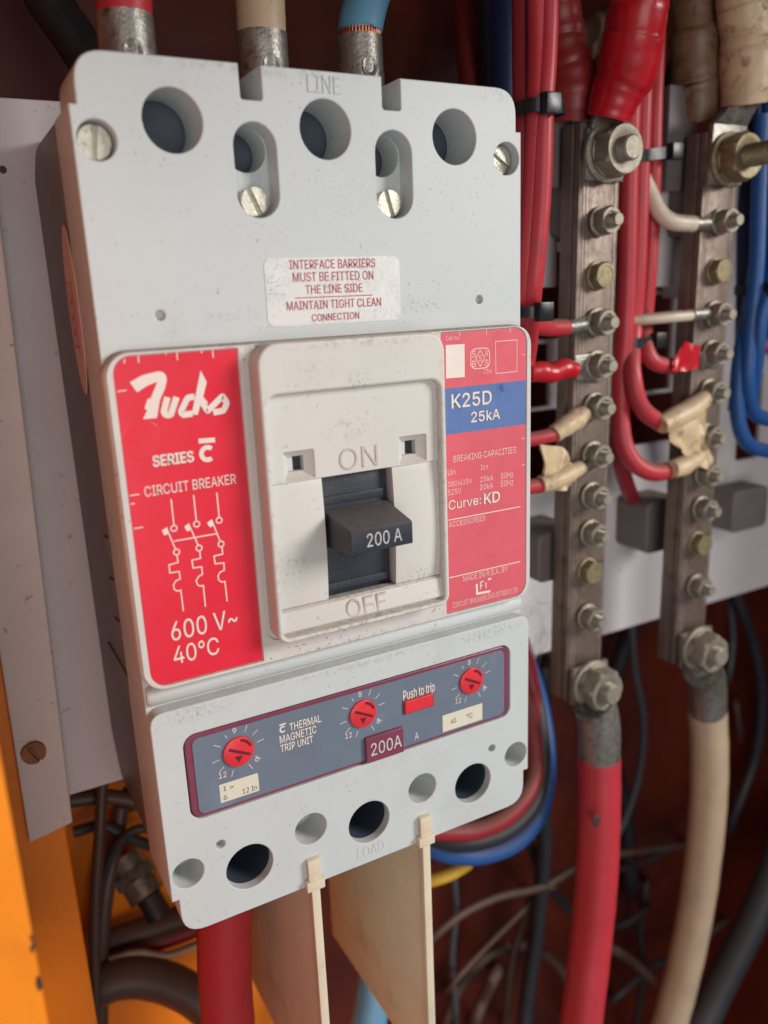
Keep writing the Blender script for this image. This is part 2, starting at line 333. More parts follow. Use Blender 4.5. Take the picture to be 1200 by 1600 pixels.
def words_on(par, m, y, items, name='lettering'):
    for it in items: text(MB_ := MB(), it[0], it[1], y, bold=it[2] if len(it) > 2 else 0); MB_.build(name, m, par)
def slotted_screw(name, x, y, z, r, ang, parent, m='screw', slotw=.9, label=None):
    mb = MB(); d = .9; n = 14
    # domed head in two halves either side of a cut slot
    ca, sa = math.cos(ang), math.sin(ang); h = slotw / 2
    for sgn in (1, -1):
        pts = []
        a0 = math.asin(h / r)
        for k in range(n + 1):
            t = a0 + (math.pi - 2 * a0) * k / n; px, pz = r * math.cos(t), r * math.sin(t) * sgn
            pts.append((x + px * ca - pz * sa, z + px * sa + pz * ca))
        c_ = (sum(p[0] for p in pts) / len(pts), sum(p[1] for p in pts) / len(pts))
        inn = [((p[0] - c_[0]) * .9 + c_[0], (p[1] - c_[1]) * .97 + c_[1]) for p in pts]
        k = len(pts)
        mb.add([(a, y + .25, b) for a, b in pts] + [(a, y, b) for a, b in inn] + [(a, y + 1.6, b) for a, b in pts],
               [tuple(range(k, 2 * k))] + [(i, (i + 1) % k, k + (i + 1) % k, k + i) for i in range(k)] + [(i, (i + 1) % k, 2 * k + (i + 1) % k, 2 * k + i) for i in range(k)])
    mb.lathe((x, y + 1.1, z), (0, 1, 0), [(0, r * .98), (3, r * .98)], 24)
    return mb.build(name, m, parent, label)
def structure(o): o['kind'] = 'structure'; return o
# ================================================================== CABINET (the setting)
mb = MB().box(-113, 400, 170, 173, -640, 230); structure(mb.build('back_wall', 'orange_shaded'))
mb = MB().box(400, 403, -130, 170, -640, 230); structure(mb.build('right_wall', 'orange_shaded'))  # unseen wall, its forward reach set to keep the key light off the depth
mb = MB().box(-113.5, -110.5, -59, 170, -640, 230); structure(mb.build('left_wall', 'orange_dimmed'))
mb = MB().box(-113, 400, -190, 170, 230, 233); structure(mb.build('cabinet_ceiling', 'orange_shaded'))  # unseen ceiling, lowered and carried forward to shade the depth
mb = MB().box(-113, 400, -60, 170, -643, -640); structure(mb.build('cabinet_floor', 'orange_shaded'))
mb = MB(); plate(mb, rrect(-90.5, 14, -600, -128, 4), [rrect(-60, -30, -175, -160, 4)], 148, 152, .8); structure(mb.build('lit_back_panel', 'orange'))  # added panel in bright orange, stands in for the lit part of the back wall
# left side: bright flange in front, column behind it
t = thing('cabinet_flange', 'bright orange painted edge flange with chipped paint, running down the lower left corner', 'cabinet flange', (-109, -60, -200))
mb = MB(); mb.hexa([(-109, -60, 300), (-109, -60, -420), (-190, -59, -420), (-190, -59, 300)], [(-110.4, -30, 300), (-110.4, -30, -420), (-190, -30, -420), (-190, -30, 300)])
mb.build('flange_face', 'orange', t, bev=.6)
mb = MB()
random.seed(3)
for i in range(9):
    z = random.choice((-62, -64, -61, -73, -74, -75, -88)) + random.uniform(-1, 1); x = -109.3 - random.uniform(0, .7)
    mb.poly([(x + random.uniform(-.15, .15), z), (x + .5, z - .5), (x + .35, z - 1.6 - random.random()), (x - .2, z - 1.1)], -60.12 - i * .004)
mb.build('paint_chip', 'chip', t)
t = thing('mounting_column', 'orange cabinet column behind the grey mounting strip, glowing near the bottom', 'cabinet column', (-100, 80, -250))
mb = MB(); plate(mb, rrect(-110.3, -91, -639, 228, 1.2), [], 74, 165, 1.0); mb.build('column_face', 'orange', t)
# light grey mounting plate with its raised left strip
t = thing('mounting_plate', 'light grey enamelled mounting plate behind the breaker and the busbars', 'mounting plate', (60, 90, 0))
mb = MB()
plate(mb, rrect(-90.5, 344, -119, 135, 2), [rrect(140, 168, 44, 84, 3), rrect(140, 154, 12, 42, 1), rrect(140, 168, -30, 10, 2), rrect(200, 247, 64, 84, 3), rrect(200, 236, 13, 62, 1), rrect(200, 247, -15, 11, 2), rrect(292, 330, 26, 78, 3), rrect(292, 312, -34, 16, 2)], 86, 89, .5)
mb.build('plate_sheet', 'plate_white', t)
mb = MB(); plate(mb, [(-104.5, -124.5), (-88.6, -121.5), (-81.2, 118), (-78, 132), (-101, 134)], [], 70.5, 73.8, .8); mb.build('edge_strip', 'galv', t)
slotted_screw('fixing_screw', -98, 69.0, -88, 4.3, math.radians(118), t, 'rust', 1.0)
mb = MB(); mb.lathe((-77.5, 86, 113), (0, -1, 0), [(-.1, 1.3), (.35, 1.2)], 12); mb.lathe((-83, 86, 122), (0, -1, 0), [(-.1, .7), (.3, .6)], 10); mb.build('rivet', 'chip', t)
# ================================================================== CIRCUIT BREAKER
cb = thing('circuit_breaker', 'large pale grey moulded circuit breaker with red labels and a black 200 A toggle', 'circuit breaker', (0, 86, -125))
# base
mb = MB(); plate(mb, round_poly([(-68.2, -96), (-66.5, -122), (66.5, -122), (68.2, -96), (68.2, 110), (66, 123), (-66, 123), (-68.2, 110)], [2, 6, 6, 2, 2, 6, 6, 2]), [], 24, 85.5, .8)
mb.build('base_housing', 'base', cb)
mb = MB()
for z in (-2, -16, -30): mb.prism_x([(30, z), (38, z - 1), (40, z - 9), (31, z - 7)], -68.9, -68)
mb.box(-68.9, -66, 24, 60, -60, -48)
mb.build('housing_rib', 'base', cb)
# top cover
NT = 120.4
outl = [(-67.2, 129.2), (-67.2, 116.7), (-69.2, 116.7), (-69.2, -50), (69.2, -50), (69.2, 116.7), (67.2, 116.7), (67.2, 129.2),
        (24.9, 129.2), (24.9, NT), (18.7, NT), (18.7, 129.2), (-18.4, 129.2), (-18.4, NT), (-24.7, NT), (-24.7, 129.2)]
outl = round_poly(outl, [8, 0, 0, 0, 0, 0, 0, 8, 0, 1, 1, 0, 0, 1, 1, 0], 7)
HT = 114.1
holes = [circ(-43.7, HT, 7.95), circ(0, HT, 7.95), circ(43.7, HT, 7.95), slot(-21.6, 90.3, 115, 12.4), slot(21.9, 90.3, 115, 12.4),
         circ(-63.4, 108.6, 4.9), circ(63.4, 108.6, 4.9), circ(-52.3, 65.3, 1.35, 20), circ(52.3, 65.3, 1.35, 20)]
mb = MB(); plate(mb, outl, holes, 0, 24, .35)
for sx in (-1, 1):
    x = 21.75 * sx
    plate(mb, rrect(x - 6.6, x + 6.6, 89.9, 116, 6), [circ(x, 109, 6.0, 30)], 7.5, 23, .2)        # slot floor with its own bore
    mb.lathe((63.4 * sx, 7.6, 108.6), (0, 1, 0), [(0, 5.2), (14, 5.2)], 24)
    mb.lathe((52.3 * sx, 2.2, 65.3), (0, 1, 0), [(0, 1.6), (4, 1.6)], 12)
mb.build('top_cover', 'cover', cb)
mb = MB(); mb.box(-62, 62, 22.6, 23.4, 96, 126); mb.build('terminal_cavity', 'hole_shade', cb)
def well(name, x, z, r, y0, y1=23.6):  # dark liner and floor, shade of the hole put into the colour
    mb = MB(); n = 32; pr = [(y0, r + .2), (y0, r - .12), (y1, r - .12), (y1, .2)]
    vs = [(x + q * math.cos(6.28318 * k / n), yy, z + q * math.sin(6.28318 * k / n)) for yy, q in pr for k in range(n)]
    mb.add(vs, [(i * n + k, i * n + (k + 1) % n, (i + 1) * n + (k + 1) % n, (i + 1) * n + k) for i in range(3) for k in range(n)]); return mb.build(name, 'hole_shade', cb)
for x in (-43.7, 0, 43.7): well('well_shade_liner', x, HT, 7.95, 16.5, 16.8); well('well_shade_liner', x, -109.0, 7.9, -1.8)
for x in (-21.75, 21.75): well('well_shade_liner', x, 109, 6.0, 18, 18.3)
for x in (-43.7, 0, 43.7):
    mb = MB(); mb.box(x - 7.4, x - 4.4, 12.5, 17, 113.2, 116.0); mb.build('terminal_clamp', 'zinc', cb, bev=.5)
slotted_screw('cover_screw', -63.4, 3.4, 108.6, 4.3, math.radians(82), cb)
slotted_screw('cover_screw', 63.4, 3.4, 108.6, 4.3, math.radians(150), cb)
slotted_screw('cover_screw', -21.6, 3.6, 95.0, 4.0, math.radians(116), cb, slotw=1.1)
slotted_screw('cover_screw', 21.9, 3.6, 95.0, 4.0, math.radians(108), cb, slotw=1.1)
mb = MB(); text(mb, 'LINE', [(-4.9, 128.0), (5.3, 123.5)], -.28, bold=.02, ext=.3, bev=.05); mb.build('raised_lettering', 'cover', cb)
for q, w_ in (([(-50.5, 65.9), (-21.9, 65.7)], .18), ([(22.6, 66.2), (34, 66.4)], .16)): MB().ribbon(q, w_, -.03).build('mould_line', 'plate', cb)
# warning label
mb = MB(); plate(mb, rrect(-21.7, 22.4, 60.4, 79.5, 2.2), [], -.16, .05, .03, 1); wl = mb.build('warning_label', 'silver_label', cb)
y = -.19
words_on(wl, 'red_print', y, [(a_, b_, .045) for a_, b_ in (('INTERFACE BARRIERS', [(-13.9, 78.9), (14, 76.3)]), ('MUST BE FITTED ON', [(-13.1, 75.4), (13.2, 72.8)]), ('THE LINE SIDE', [(-9.4, 71.8), (9.3, 69.3)]),
              ('MAINTAIN TIGHT CLEAN', [(-15.6, 67.4), (15.5, 64.9)]), ('CONNECTION', [(-7.9, 63.5), (7.8, 61.4)]))])
MB().ribbon([(-12.8, 68.3), (12.6, 68.2)], .3, y).build('printed_rule', 'red_print', wl)
# ------------------------------ nameplate moulding
mb = MB(); plate(mb, rrect(-70, 70, -40.6, 56.8, 7), [rrect(-28, 28, -30, 41, 4)], -5, 4, 1.7, 4); mb.build('nameplate_moulding', 'plate', cb)
mb = MB(); plate(mb, rrect(-69.4, 69.4, -40.0, 56.4, 6.4), [rrect(-67.6, -33.3, -38.9, 55.6, (5, .4, .4, 5)), rrect(33.5, 67.6, -39.0, 55.9, (.4, 5, 5, .4)), rrect(-31.6, 31.6, -33.2, 55.9, 4)], -5.55, -4.9, .25, 2)
mb.build('moulding_rim', 'plate', cb)
# ridge between nameplate moulding and trip cover
mb = MB(); mb.lathe((-68.6, 1.2, -43.6), (1, 0, 0), [(0, 3.0), (1, 3.6), (136.2, 3.6), (137.2, 3.0)], 20); mb.build('ridge', 'cover', cb)
# ------------------------------ left red label
mb = MB(); plate(mb, rrect(-67.4, -33.5, -38.7, 55.4, (4.6, .2, .2, 4.6)), [], -5.25, -5.0, .03, 1); ll = mb.build('left_nameplate_label', 'red_label', cb)
YL = -5.3
mb = MB(); y = YL
mb.poly(round_poly([(-63.5, 48.7), (-61.9, 45.9), (-59, 47.5), (-56.3, 48.2), (-58.5, 44.1), (-59.4, 43.9), (-60.5, 41.5), (-59.8, 41), (-61.2, 38.7), (-57.5, 38.6), (-56.2, 43.3), (-54.5, 46.2), (-53.7, 48.6), (-54, 50.2), (-55.3, 51), (-60, 50.3)], [.25, .25, .8, .35, .2, .2, .2, .2, .25, .2, .8, .8, .7, .6, .6, 1]), y)
mb.ribbon(round_poly([(-54.1, 43.9), (-55.5, 40), (-54.9, 39.1), (-53.7, 39.1), (-51.6, 43.7)], [0, .45, .45, .45, 0], 3), 1.75, y - .03)
mb.ribbon(round_poly([(-46.7, 43.3), (-48.6, 43.3), (-50.9, 39.6), (-50.3, 38.7), (-47.7, 38.8)], [0, .7, .4, .35, 0], 3), 1.7, y - .06)
mb.poly([(-44.3, 50.3), (-42.9, 47), (-44.3, 43.1), (-43.1, 41.4), (-44.3, 40.2), (-45.1, 41.4), (-46.3, 38.3), (-48, 38.6), (-45.2, 47.5)], y - .09)
mb.ribbon(round_poly([(-45.2, 42.5), (-43.4, 39.1), (-38.8, 42.8), (-37.7, 40.7), (-38.9, 38.7), (-41.9, 38.5)], [0, .3, .4, .45, .45, 0], 3), 1.7, y - .12)
mb.build('brand_lettering', 'print', ll)
words_on(ll, 'print', y, [('SERIES', [(-59.9, 28.5), (-48.7, 25.5)], .55), ('CIRCUIT BREAKER', [(-63.1, 20.4), (-37.1, 17.5)], .08), ('600 V~', [(-60.3, -20), (-40.4, -25.8)], .1), ('40°C', [(-60.4, -27.6), (-46.8, -33.1)], .1)])
mb = MB()
c_ = [(-44.6, 27.2)][0]
mb.ribbon([(c_[0] + 1.72 * math.cos(math.radians(a)), c_[1] + 1.78 * math.sin(math.radians(a))) for a in range(42, 320, 14)], 1.3, y)
mb.ribbon([(-46.8, 31), (-42.1, 30.8)], 1.35, y - .05)
mb.build('series_mark', 'print', ll)
mb = MB(); y = YL; W_ = .36
for q in ([(-56.1, 15.8), (-56.1, 8.4)], [(-49.7, 16), (-49.7, 8.4)], [(-43, 15.7), (-43, 8.4)]): mb.ribbon(q, W_, y)
for q in [(-56.2, 7.4), (-49.7, 7.5), (-43.1, 7.5), (-56.2, 0.4), (-49.7, 0.4), (-43.2, 0.4)]: mb.ribbon(circ(q[0], q[1], .85, 16), W_, y, close=True)
for q in ([(-58.3, 8), (-56.4, 1.3)], [(-52, 8.1), (-49.9, 1.3)], [(-45.3, 8.1), (-43.4, 1.3)]): mb.ribbon(q, W_, y)
for q in ([(-59.6, 7.4), (-58.4, 7.9), (-57.9, 6.1), (-59.1, 5.8)], [(-53.3, 7.4), (-52, 8), (-51.4, 6.2), (-52.6, 5.8)], [(-46.7, 7.4), (-45.3, 8.1), (-44.8, 6.3), (-46, 5.9)]): mb.poly(q, y - .01)
mb.ribbon([(-56.6, 3.7), (-44.1, 3.7)], W_, y - .02)
for dx, dz in ((0, 0), (143, -27), (280, -52)):
    pass
mb.ribbon([(-56.2, -0.4), (-56.1, -2.7), (-58.7, -2.9), (-58.7, -5.3), (-56.1, -5.4), (-56, -7.6), (-57.3, -8), (-58.1, -9), (-58, -10.4), (-57.2, -11.1), (-56.2, -11), (-56.1, -17.5)], W_, y)
mb.ribbon([(-49.6, -0.4), (-49.6, -2.7), (-52.1, -2.8), (-52, -5.2), (-49.5, -5.3), (-49.5, -7.6), (-50.7, -8), (-51.5, -9.1), (-51.3, -10.3), (-50.6, -11), (-49.6, -11), (-49.6, -17.6)], W_, y)
mb.ribbon([(-43, -0.5), (-43, -2.7), (-45.6, -2.8), (-45.5, -5.2), (-42.9, -5.4), (-43, -7.7), (-44.3, -8), (-45, -9), (-44.9, -10.3), (-44.1, -11.1), (-43.1, -11.1), (-43, -17.4)], W_, y)
mb.build('wiring_symbol', 'print', ll)
mb = MB(); y = YL
for q in ([(-64.2, 56.1), (-64.3, 55.3)], [(-64.2, 54.8), (-64.3, 53.7)], [(-60.5, 56.2), (-60.6, 53.5)], [(-53.2, 56.2), (-53.3, 55.1)], [(-50.3, 56.1), (-50.3, 53.5)], [(-43.5, 56), (-43.5, 54.9)], [(-40.4, 56), (-40.4, 53.4)],
          [(-67, 46.6), (-64.6, 46.7)], [(-67, 18.5), (-64.5, 18.5)], [(-67.1, 16.2), (-66, 16.1)], [(-67.1, 9.2), (-64.5, 9.2)]): mb.ribbon(q, .3, y)
mb.build('registration_tick', 'print', ll)['kind'] = 'stuff'
mb = MB(); c_ = [(-62, 33.1)][0]; mb.lathe((c_[0], -5.2, c_[1]), (0, -1, 0), [(0, 5.5), (.07, 5.38), (.09, 5.2), (.075, 4.9)], 36); mb.build('rivet_bump', 'red_label', ll)
# ------------------------------ right label
mb = MB(); plate(mb, rrect(33.6, 67.4, -38.8, 55.7, (.2, 4.6, 4.6, .2)), [], -5.25, -5.0, .03, 1); rl = mb.build('right_nameplate_label', 'red_label_sheen', cb)
q = [(34.9, 38.5), (66.9, 38.3), (67, 23), (35.1, 23.2)]
mb = MB(); mb.poly([(33.65, q[0][1] - .3), (67.35, q[0][1] - .3), (67.35, q[3][1]), (33.65, q[3][1])], -5.3); mb.build('blue_band', 'blue_label', rl)
mb = MB(); y = -5.315
mb.poly([(35.4, 51.9), (42.6, 51.8), (42.5, 41.3), (35.3, 41.4)], y); mb.build('blank_field', 'print', rl)
words_on(rl, 'print', y, [('K25D', [(37.2, 36.1), (52.9, 31.6)], .45), ('25kA', [(44.7, 29.6), (56.3, 26.2)], .4), ('Curve:', [(35.2, 1), (48.3, -2.2)], .12), ('KD', [(49.6, 1.2), (56.1, -2.4)], .5)])
mb = MB()
words_on(rl, 'pinkish_print', y, [('Cat no', [(35.5, 54.7), (40.4, 53.3)]), ('156', [(50, 43.2), (53.1, 41.8)])])
mb.ribbon([(54.8, 51.8), (63.6, 51.8), (63.6, 41.4), (54.9, 41.4)], .22, y, close=True); mb.build('outlined_field', 'pinkish_print', rl); mb = MB()
a, b = [(44.9, 50), (52.4, 43.6)]
mb.ribbon(rrect(a[0], b[0], b[1], a[1], 1.9, 4), .3, y, close=True)
mx, mz = (a[0] + b[0]) / 2, (a[1] + b[1]) / 2
mb.ribbon([(mx, mz + 2.6), (mx + 1.75, mz), (mx, mz - 2.6), (mx - 1.75, mz)], .26, y, close=True)
for ch, dx, dz in (('S', -2.5, 1.5), ('A', 2.5, 1.5), ('B', -2.5, -1.6), ('S', 2.5, -1.6)): text(mb, ch, [(mx + dx - .75, mz + dz + 1.05), (mx + dx + .75, mz + dz - 1.05)], y)
text(mb, 'S', [(mx - .6, mz + 1.0), (mx + .6, mz - 1.0)], y)
mb.build('approval_mark', 'pinkish_print', rl); mb = MB()
words_on(rl, 'pinkish_print', y, [(a_, b_, 0) for a_, b_ in (('BREAKING CAPACITIES', [(37.5, 15.9), (63.3, 13.7)]), ('Un', [(35.2, 11.5), (38.1, 9.6)]), ('Icn', [(48.4, 11.4), (51.3, 9.6)]), ('380/415V', [(35.1, 7.5), (44.8, 5.4)]),
              ('525V', [(35.1, 4.8), (40.3, 2.8)]), ('25kA', [(48.1, 7.3), (53.5, 5.4)]), ('20kA', [(48, 4.6), (53.4, 2.7)]), ('50Hz', [(56.8, 7.4), (62, 5.3)]), ('50Hz', [(56.7, 4.7), (62, 2.5)]),
              ('ACCESSORIES', [(35.1, -6.4), (50, -8.3)]), ('MADE IN R.S.A. BY', [(40.5, -26.6), (59.6, -28.7)]), ('CIRCUIT BREAKER INDUSTRIES LTD', [(36.1, -35.5), (63.8, -37.4)]))])
for q in ([(35.1, -5.7), (65.1, -5.8)], [(35, -26.1), (65.2, -26.1)]): MB().ribbon(q, .32, y).build('printed_rule', 'print', rl)
mb.ribbon([(46.2, -30.7), (46.3, -34.3), (52, -34.6)], .85, y)
mb.ribbon([(47.8, -33), (47.8, -30.4), (49.2, -30.2)], .42, y); mb.ribbon([(48, -31.6), (48.7, -31.7)], .35, y - .01); mb.ribbon([(50.1, -32.9), (50.1, -30.8)], .42, y); mb.ribbon([(51, -30), (52.4, -29.9)], .7, y)
mb.build('maker_mark', 'print', rl); mb = MB()
for q in ([(40.8, 55.8), (40.8, 54.4)], [(51.2, 56), (51.3, 54.1)], [(60.7, 55.8), (60.8, 54.3)], [(65.8, 46.8), (66.8, 46.8)], [(65.6, 18.3), (66.9, 18.3)], [(65.7, 9), (67, 9)]): mb.ribbon(q, .22, y)
mb.build('registration_tick', 'pinkish_print', rl)['kind'] = 'stuff'
# ------------------------------ bezel and toggle
mb = MB(); plate(mb, rrect(-30.4, 30.4, -32.2, 56.6, (3.5, 3.5, 6, 6)), [rrect(-28.6, 28.6, -30.6, 42.4, (1.5, 1.5, 3.5, 3.5))], -12.6, -4.5, .8, 3); mb.build('toggle_bezel', 'bezel', cb)
esc = MB()
ws = [rrect(-24.0, -14.2, 16.9, 25.4, .6), rrect(14.6, 24.4, 16.9, 25.4, .6)]
plate(esc, rrect(-28.9, 28.9, 16.4, 42.8, 1), ws, -9.9, -6, .25)
for x0, x1 in ((-24.0, -14.2), (14.6, 24.4)):     # tapered square windows
    o_ = [(x0 - .1, 16.8), (x1 + .1, 16.8), (x1 + .1, 25.5), (x0 - .1, 25.5)]; i_ = [(x0 + 2.2, 19), (x1 - 2.4, 19), (x1 - 2.4, 23.5), (x0 + 2.2, 23.5)]
    esc.add([(a, -9.6, b) for a, b in o_] + [(a, -7.2, b) for a, b in i_] + [(a, -4.6, b) for a, b in i_],
            [(k, (k + 1) % 4, 4 + (k + 1) % 4, 4 + k) for k in range(4)] + [(4 + k, 4 + (k + 1) % 4, 8 + (k + 1) % 4, 8 + k) for k in range(4)])
esc.build('escutcheon', 'bezel', cb)
mb = MB()
for x in (-20.4, 17.9): mb.box(x - 1.4, x + .5, -6.6, -4.6, 19.1, 23.4)
mb.build('window_tab', 'cover', cb)
mb = MB(); mb.box(-26, 26, -4.8, -4.4, -24, 40); mb.build('bezel_backing', 'black', cb)
for x0, x1 in ((-28.6, -12.0), (12.0, 28.6)):      # bowed side drums
    mb = MB(); n = 14; pr = []
    for k in range(n + 1):
        z = -22.3 + (16.6 + 22.3) * k / n; u = (2 * k / n - 1); pr.append((-9.2 - .9 * (1 - u * u) + (.0), z))
    pr += [(-5, 16.6), (-5, -22.3)]
    mb.prism_x(pr, x0, x1); mb.build('side_drum', 'bezel', cb, bev=.15)
mb = MB(); mb.prism_x([(-9.3, -22.4), (-10.3, -23.2), (-10.9, -29.3), (-9.2, -30.9), (-6, -30.9), (-6, -22.4)], -28.7, 28.7); mb.build('off_band', 'bezel', cb, bev=.2)
mb = MB(); text(mb, 'ON', [(-6.2, 24.3), (6.9, 17.6)], -10.2, bold=-.08, ext=.5, bev=.15); mb.build('raised_lettering', 'bezel_grime', cb)
mb = MB(); text(mb, 'OFF', [(-6.9, -23.4), (7.3, -29.4)], -10.95, bold=-.08, ext=.5, bev=.15); mb.build('raised_lettering', 'bezel_grime', cb)
tg = MB(); n = 12; pr = []
for k in range(n + 1):
    z = -21 + 36.5 * k / n; u = 2 * k / n - 1; pr.append((-5.6 - 1.1 * (1 - u * u), z))
pr += [(-4.9, 15.5), (-4.9, -21)]
tg.prism_x(pr, -11.0, 10.0); tg.box(-11.2, 9.6, -7.4, -6, 7.2, 9.6); tg.box(-11.2, 9.9, -7.0, -5.4, -20.6, -18.4)
th = tg.build('toggle_slide', 'black', cb, bev=.15)
mb = MB(); zf0, zf1 = -4.5, 2.55
mb.hexa([(-10.3, -24, zf0), (10.3, -24, zf0), (10.3, -24, zf1), (-10.3, -24, zf1)], [(-11.2, -5.5, -6.2), (11.0, -5.5, -6.2), (11.0, -5.5, 6.0), (-11.2, -5.5, 6.0)])
hd = mb.build('toggle_handle', 'black', cb, bev=.5)
mb = MB(); text(mb, '200 A', [(-5.3, 1.15), (6.4, -2.95)], -24.04, bold=.02); mb.build('handle_lettering', 'engrave', hd)
# ------------------------------ trip unit cover
ZB = -109.0
outl = [(-69.4, -47.4), (-69.4, -111.5), (-67.2, -111.5), (-67.2, -125), (67.2, -125), (67.2, -111.5), (69.4, -111.5), (69.4, -47.4)]
outl = round_poly(outl[::-1], [4.5, 0, 0, 8, 8, 0, 0, 4.5], 6)
holes = [circ(-43.7, ZB, 7.9), circ(0, ZB, 7.9), circ(43.7, ZB, 7.9), circ(-21.8, -103.4, 5.7), circ(21.8, -103.4, 5.7), circ(-63.45, -103.4, 5.0), circ(63.45, -103.4, 5.0),
         circ(-52.4, -97.2, 1.5, 20), circ(52.4, -97.2, 1.5, 20), rrect(-60.6, 60.8, -86.0, -56.9, 4),
         rrect(-24.4, -20.0, -127, -115.2, .6), rrect(19.6, 24.0, -127, -115.2, .6)]
outl2 = outl
mb = MB()
holes2 = holes[:10]
plate(mb, outl, holes2, -5, 24, .35)
for x in (-21.8, 21.8, -63.45, 63.45): mb.lathe((x, 7.0, -103.4), (0, 1, 0), [(0, 6.0 if abs(x) < 30 else 5.3), (14, 5.4)], 28)
for x in (-52.4, 52.4): mb.lathe((x, -1.6, -97.2), (0, 1, 0), [(0, 1.8), (10, 1.8)], 14)
mb.build('trip_unit_cover', 'cover', cb)
mb = MB(); mb.box(-62, 62, 22.6, 23.4, -121, -95); mb.build('load_terminal_cavity', 'hole_shade', cb)
mb = MB(); text(mb, 'LOAD', [(-5.2, -117.8), (5.4, -122.0)], -5.16, bold=.02, ext=.2, bev=.04); mb.build('raised_lettering', 'cover', cb)
mb = MB(); plate(mb, rrect(-60.1, 60.2, -85.6, -57.3, 3.6), [], -4.7, 2, .35); mr = mb.build('trip_panel_frame', 'maroon', cb)
mb = MB(); plate(mb, rrect(-57.9, 58.1, -84.5, -58.6, 2.2), [], -5.0, -4.6, .05, 1); tp = mb.build('trip_panel_label', 'slate', cb)
mb = MB(); plate(mb, rrect(-.4, 14.2, -85.4, -75.9, .4), [], -6.4, -4.4, .3); rb = mb.build('rating_block', 'maroon', cb)
mb = MB(); text(mb, '200A', [(1.3, -78.2), (13.2, -82.9)], -6.44, bold=.18); mb.build('rating_lettering', 'engrave', rb)
mb = MB(); plate(mb, rrect(15.5, 26.9, -71.6, -67.0, .2), [], -6.0, -4.8, .25); mb.build('push_to_trip_button', 'dial_red', cb)
mb = MB(); mb.ribbon(rrect(15.1, 27.3, -72.0, -66.6, .2, 2), .35, -5.06, close=True); mb.build('button_outline', 'dial_dark', tp)
mb = MB(); y = -5.06
words_on(tp, 'print', y, [('THERMAL', [(-26.6, -62.7), (-15.6, -65.3)], .2), ('MAGNETIC', [(-30.2, -66), (-17.5, -68.7)], .2), ('TRIP UNIT', [(-30.2, -69.3), (-18.9, -71.8)], .2), ('Push to trip', [(15.3, -63), (28, -67.6)], .25), ('A', [(19.3, -80.4), (20.9, -83)], .1)])
a, b = [(-29.9, -62.8), (-27.9, -65.1)]; cx, cz = (a[0] + b[0]) / 2, (a[1] + b[1]) / 2
mb.ribbon([(cx + .85 * math.cos(math.radians(k)), cz + .95 * math.sin(math.radians(k))) for k in range(40, 321, 20)], .55, y); mb.ribbon([(-29.9, -62.3), (-27.7, -62.2)], .55, y)
mb.build('series_mark', 'print', tp)
DZ = -66.8
for X_ in (-43.9, -.4, 43.4):
    mb = MB()
    for a in (-62, -35, 10, 38, 66, 120, 150, 190, 218, 250):
        r0, r1 = (6.3, 8.6) if a not in (120,) else (6.3, 7.6)
        ca, sa = math.cos(math.radians(a)), math.sin(math.radians(a))
        mb.ribbon([(X_ + r0 * ca, DZ + r0 * sa), (X_ + r1 * ca, DZ + r1 * sa)], .2, y)
    text(mb, '8' if X_ > -40 else '9', [(X_ - 1.3, DZ + 8.2), (X_ - .1, DZ + 6.3)], y, bold=.1)
    text(mb, '12', [(X_ - 6.9, DZ - 5.5), (X_ - 4.5, DZ - 7.4)], y, bold=.1); text(mb, '6', [(X_ + 5.0, DZ - 3.6), (X_ + 6.3, DZ - 5.5)], y, bold=.1)
    mb.build('dial_scale', 'print', tp)['kind'] = 'stuff'
mb = MB(); mb.poly([(-51.0, -76.4), (-38.3, -76.4), (-38.3, -82.8), (-51.0, -82.8)], -5.05); mb.build('setting_sticker', 'cream_sticker', tp); mb = MB(); mb.poly([(31.0, -77.2), (48.2, -77.2), (48.2, -83.8), (31.0, -83.8)], -5.05)
st = mb.build('setting_sticker', 'cream_sticker', tp)
words_on(st, 'ink', -5.09, (('I >', [(-49.8, -77.4), (-46.4, -79.0)]), ('6', [(-50.0, -80.3), (-48.8, -82.1)]), ('12 In', [(-43.8, -80.3), (-39.0, -82.1)]), ('40', [(34.4, -79.6), (36.6, -81.6)]), ('°C', [(41.2, -79.6), (43.8, -81.6)])), 'sticker_print')
for X_ in (-43.9, -.4, 43.4):
    mb = MB(); mb.lathe((X_, -4.8, DZ), (0, -1, 0), [(0, 5.5), (.28, 5.45), (.3, 5.1), (.15, 5.05)], 40); mb.build('dial_ring', 'slate', cb)
    mb = MB(); mb.lathe((X_, -4.8, DZ), (0, -1, 0), [(0, 4.95), (.9, 4.9), (1.05, 4.6)], 40); dl = mb.build('adjustment_dial', 'dial_red', cb)
    mb = MB(); a = math.radians(-28)
    def rt(px, pz): return (X_ + px * math.cos(a) - pz * math.sin(a), DZ + px * math.sin(a) + pz * math.cos(a))
    mb.poly([rt(-3.6, -.45), (rt(3.9, -.45)), rt(3.9, .5), rt(-3.6, .5)], -5.88)
    mb.poly([(X_ - 1.6, DZ - 1.2), (X_ + 1.0, DZ - 1.4), (X_ - .3, DZ - 3.6)], -5.89)
    mb.ribbon([(X_ + 3.9 * math.cos(math.radians(k)), DZ + 3.9 * math.sin(math.radians(k))) for k in range(15, 80, 8)], .9, -5.885)
    mb.build('dial_slot', 'dial_dark', dl)
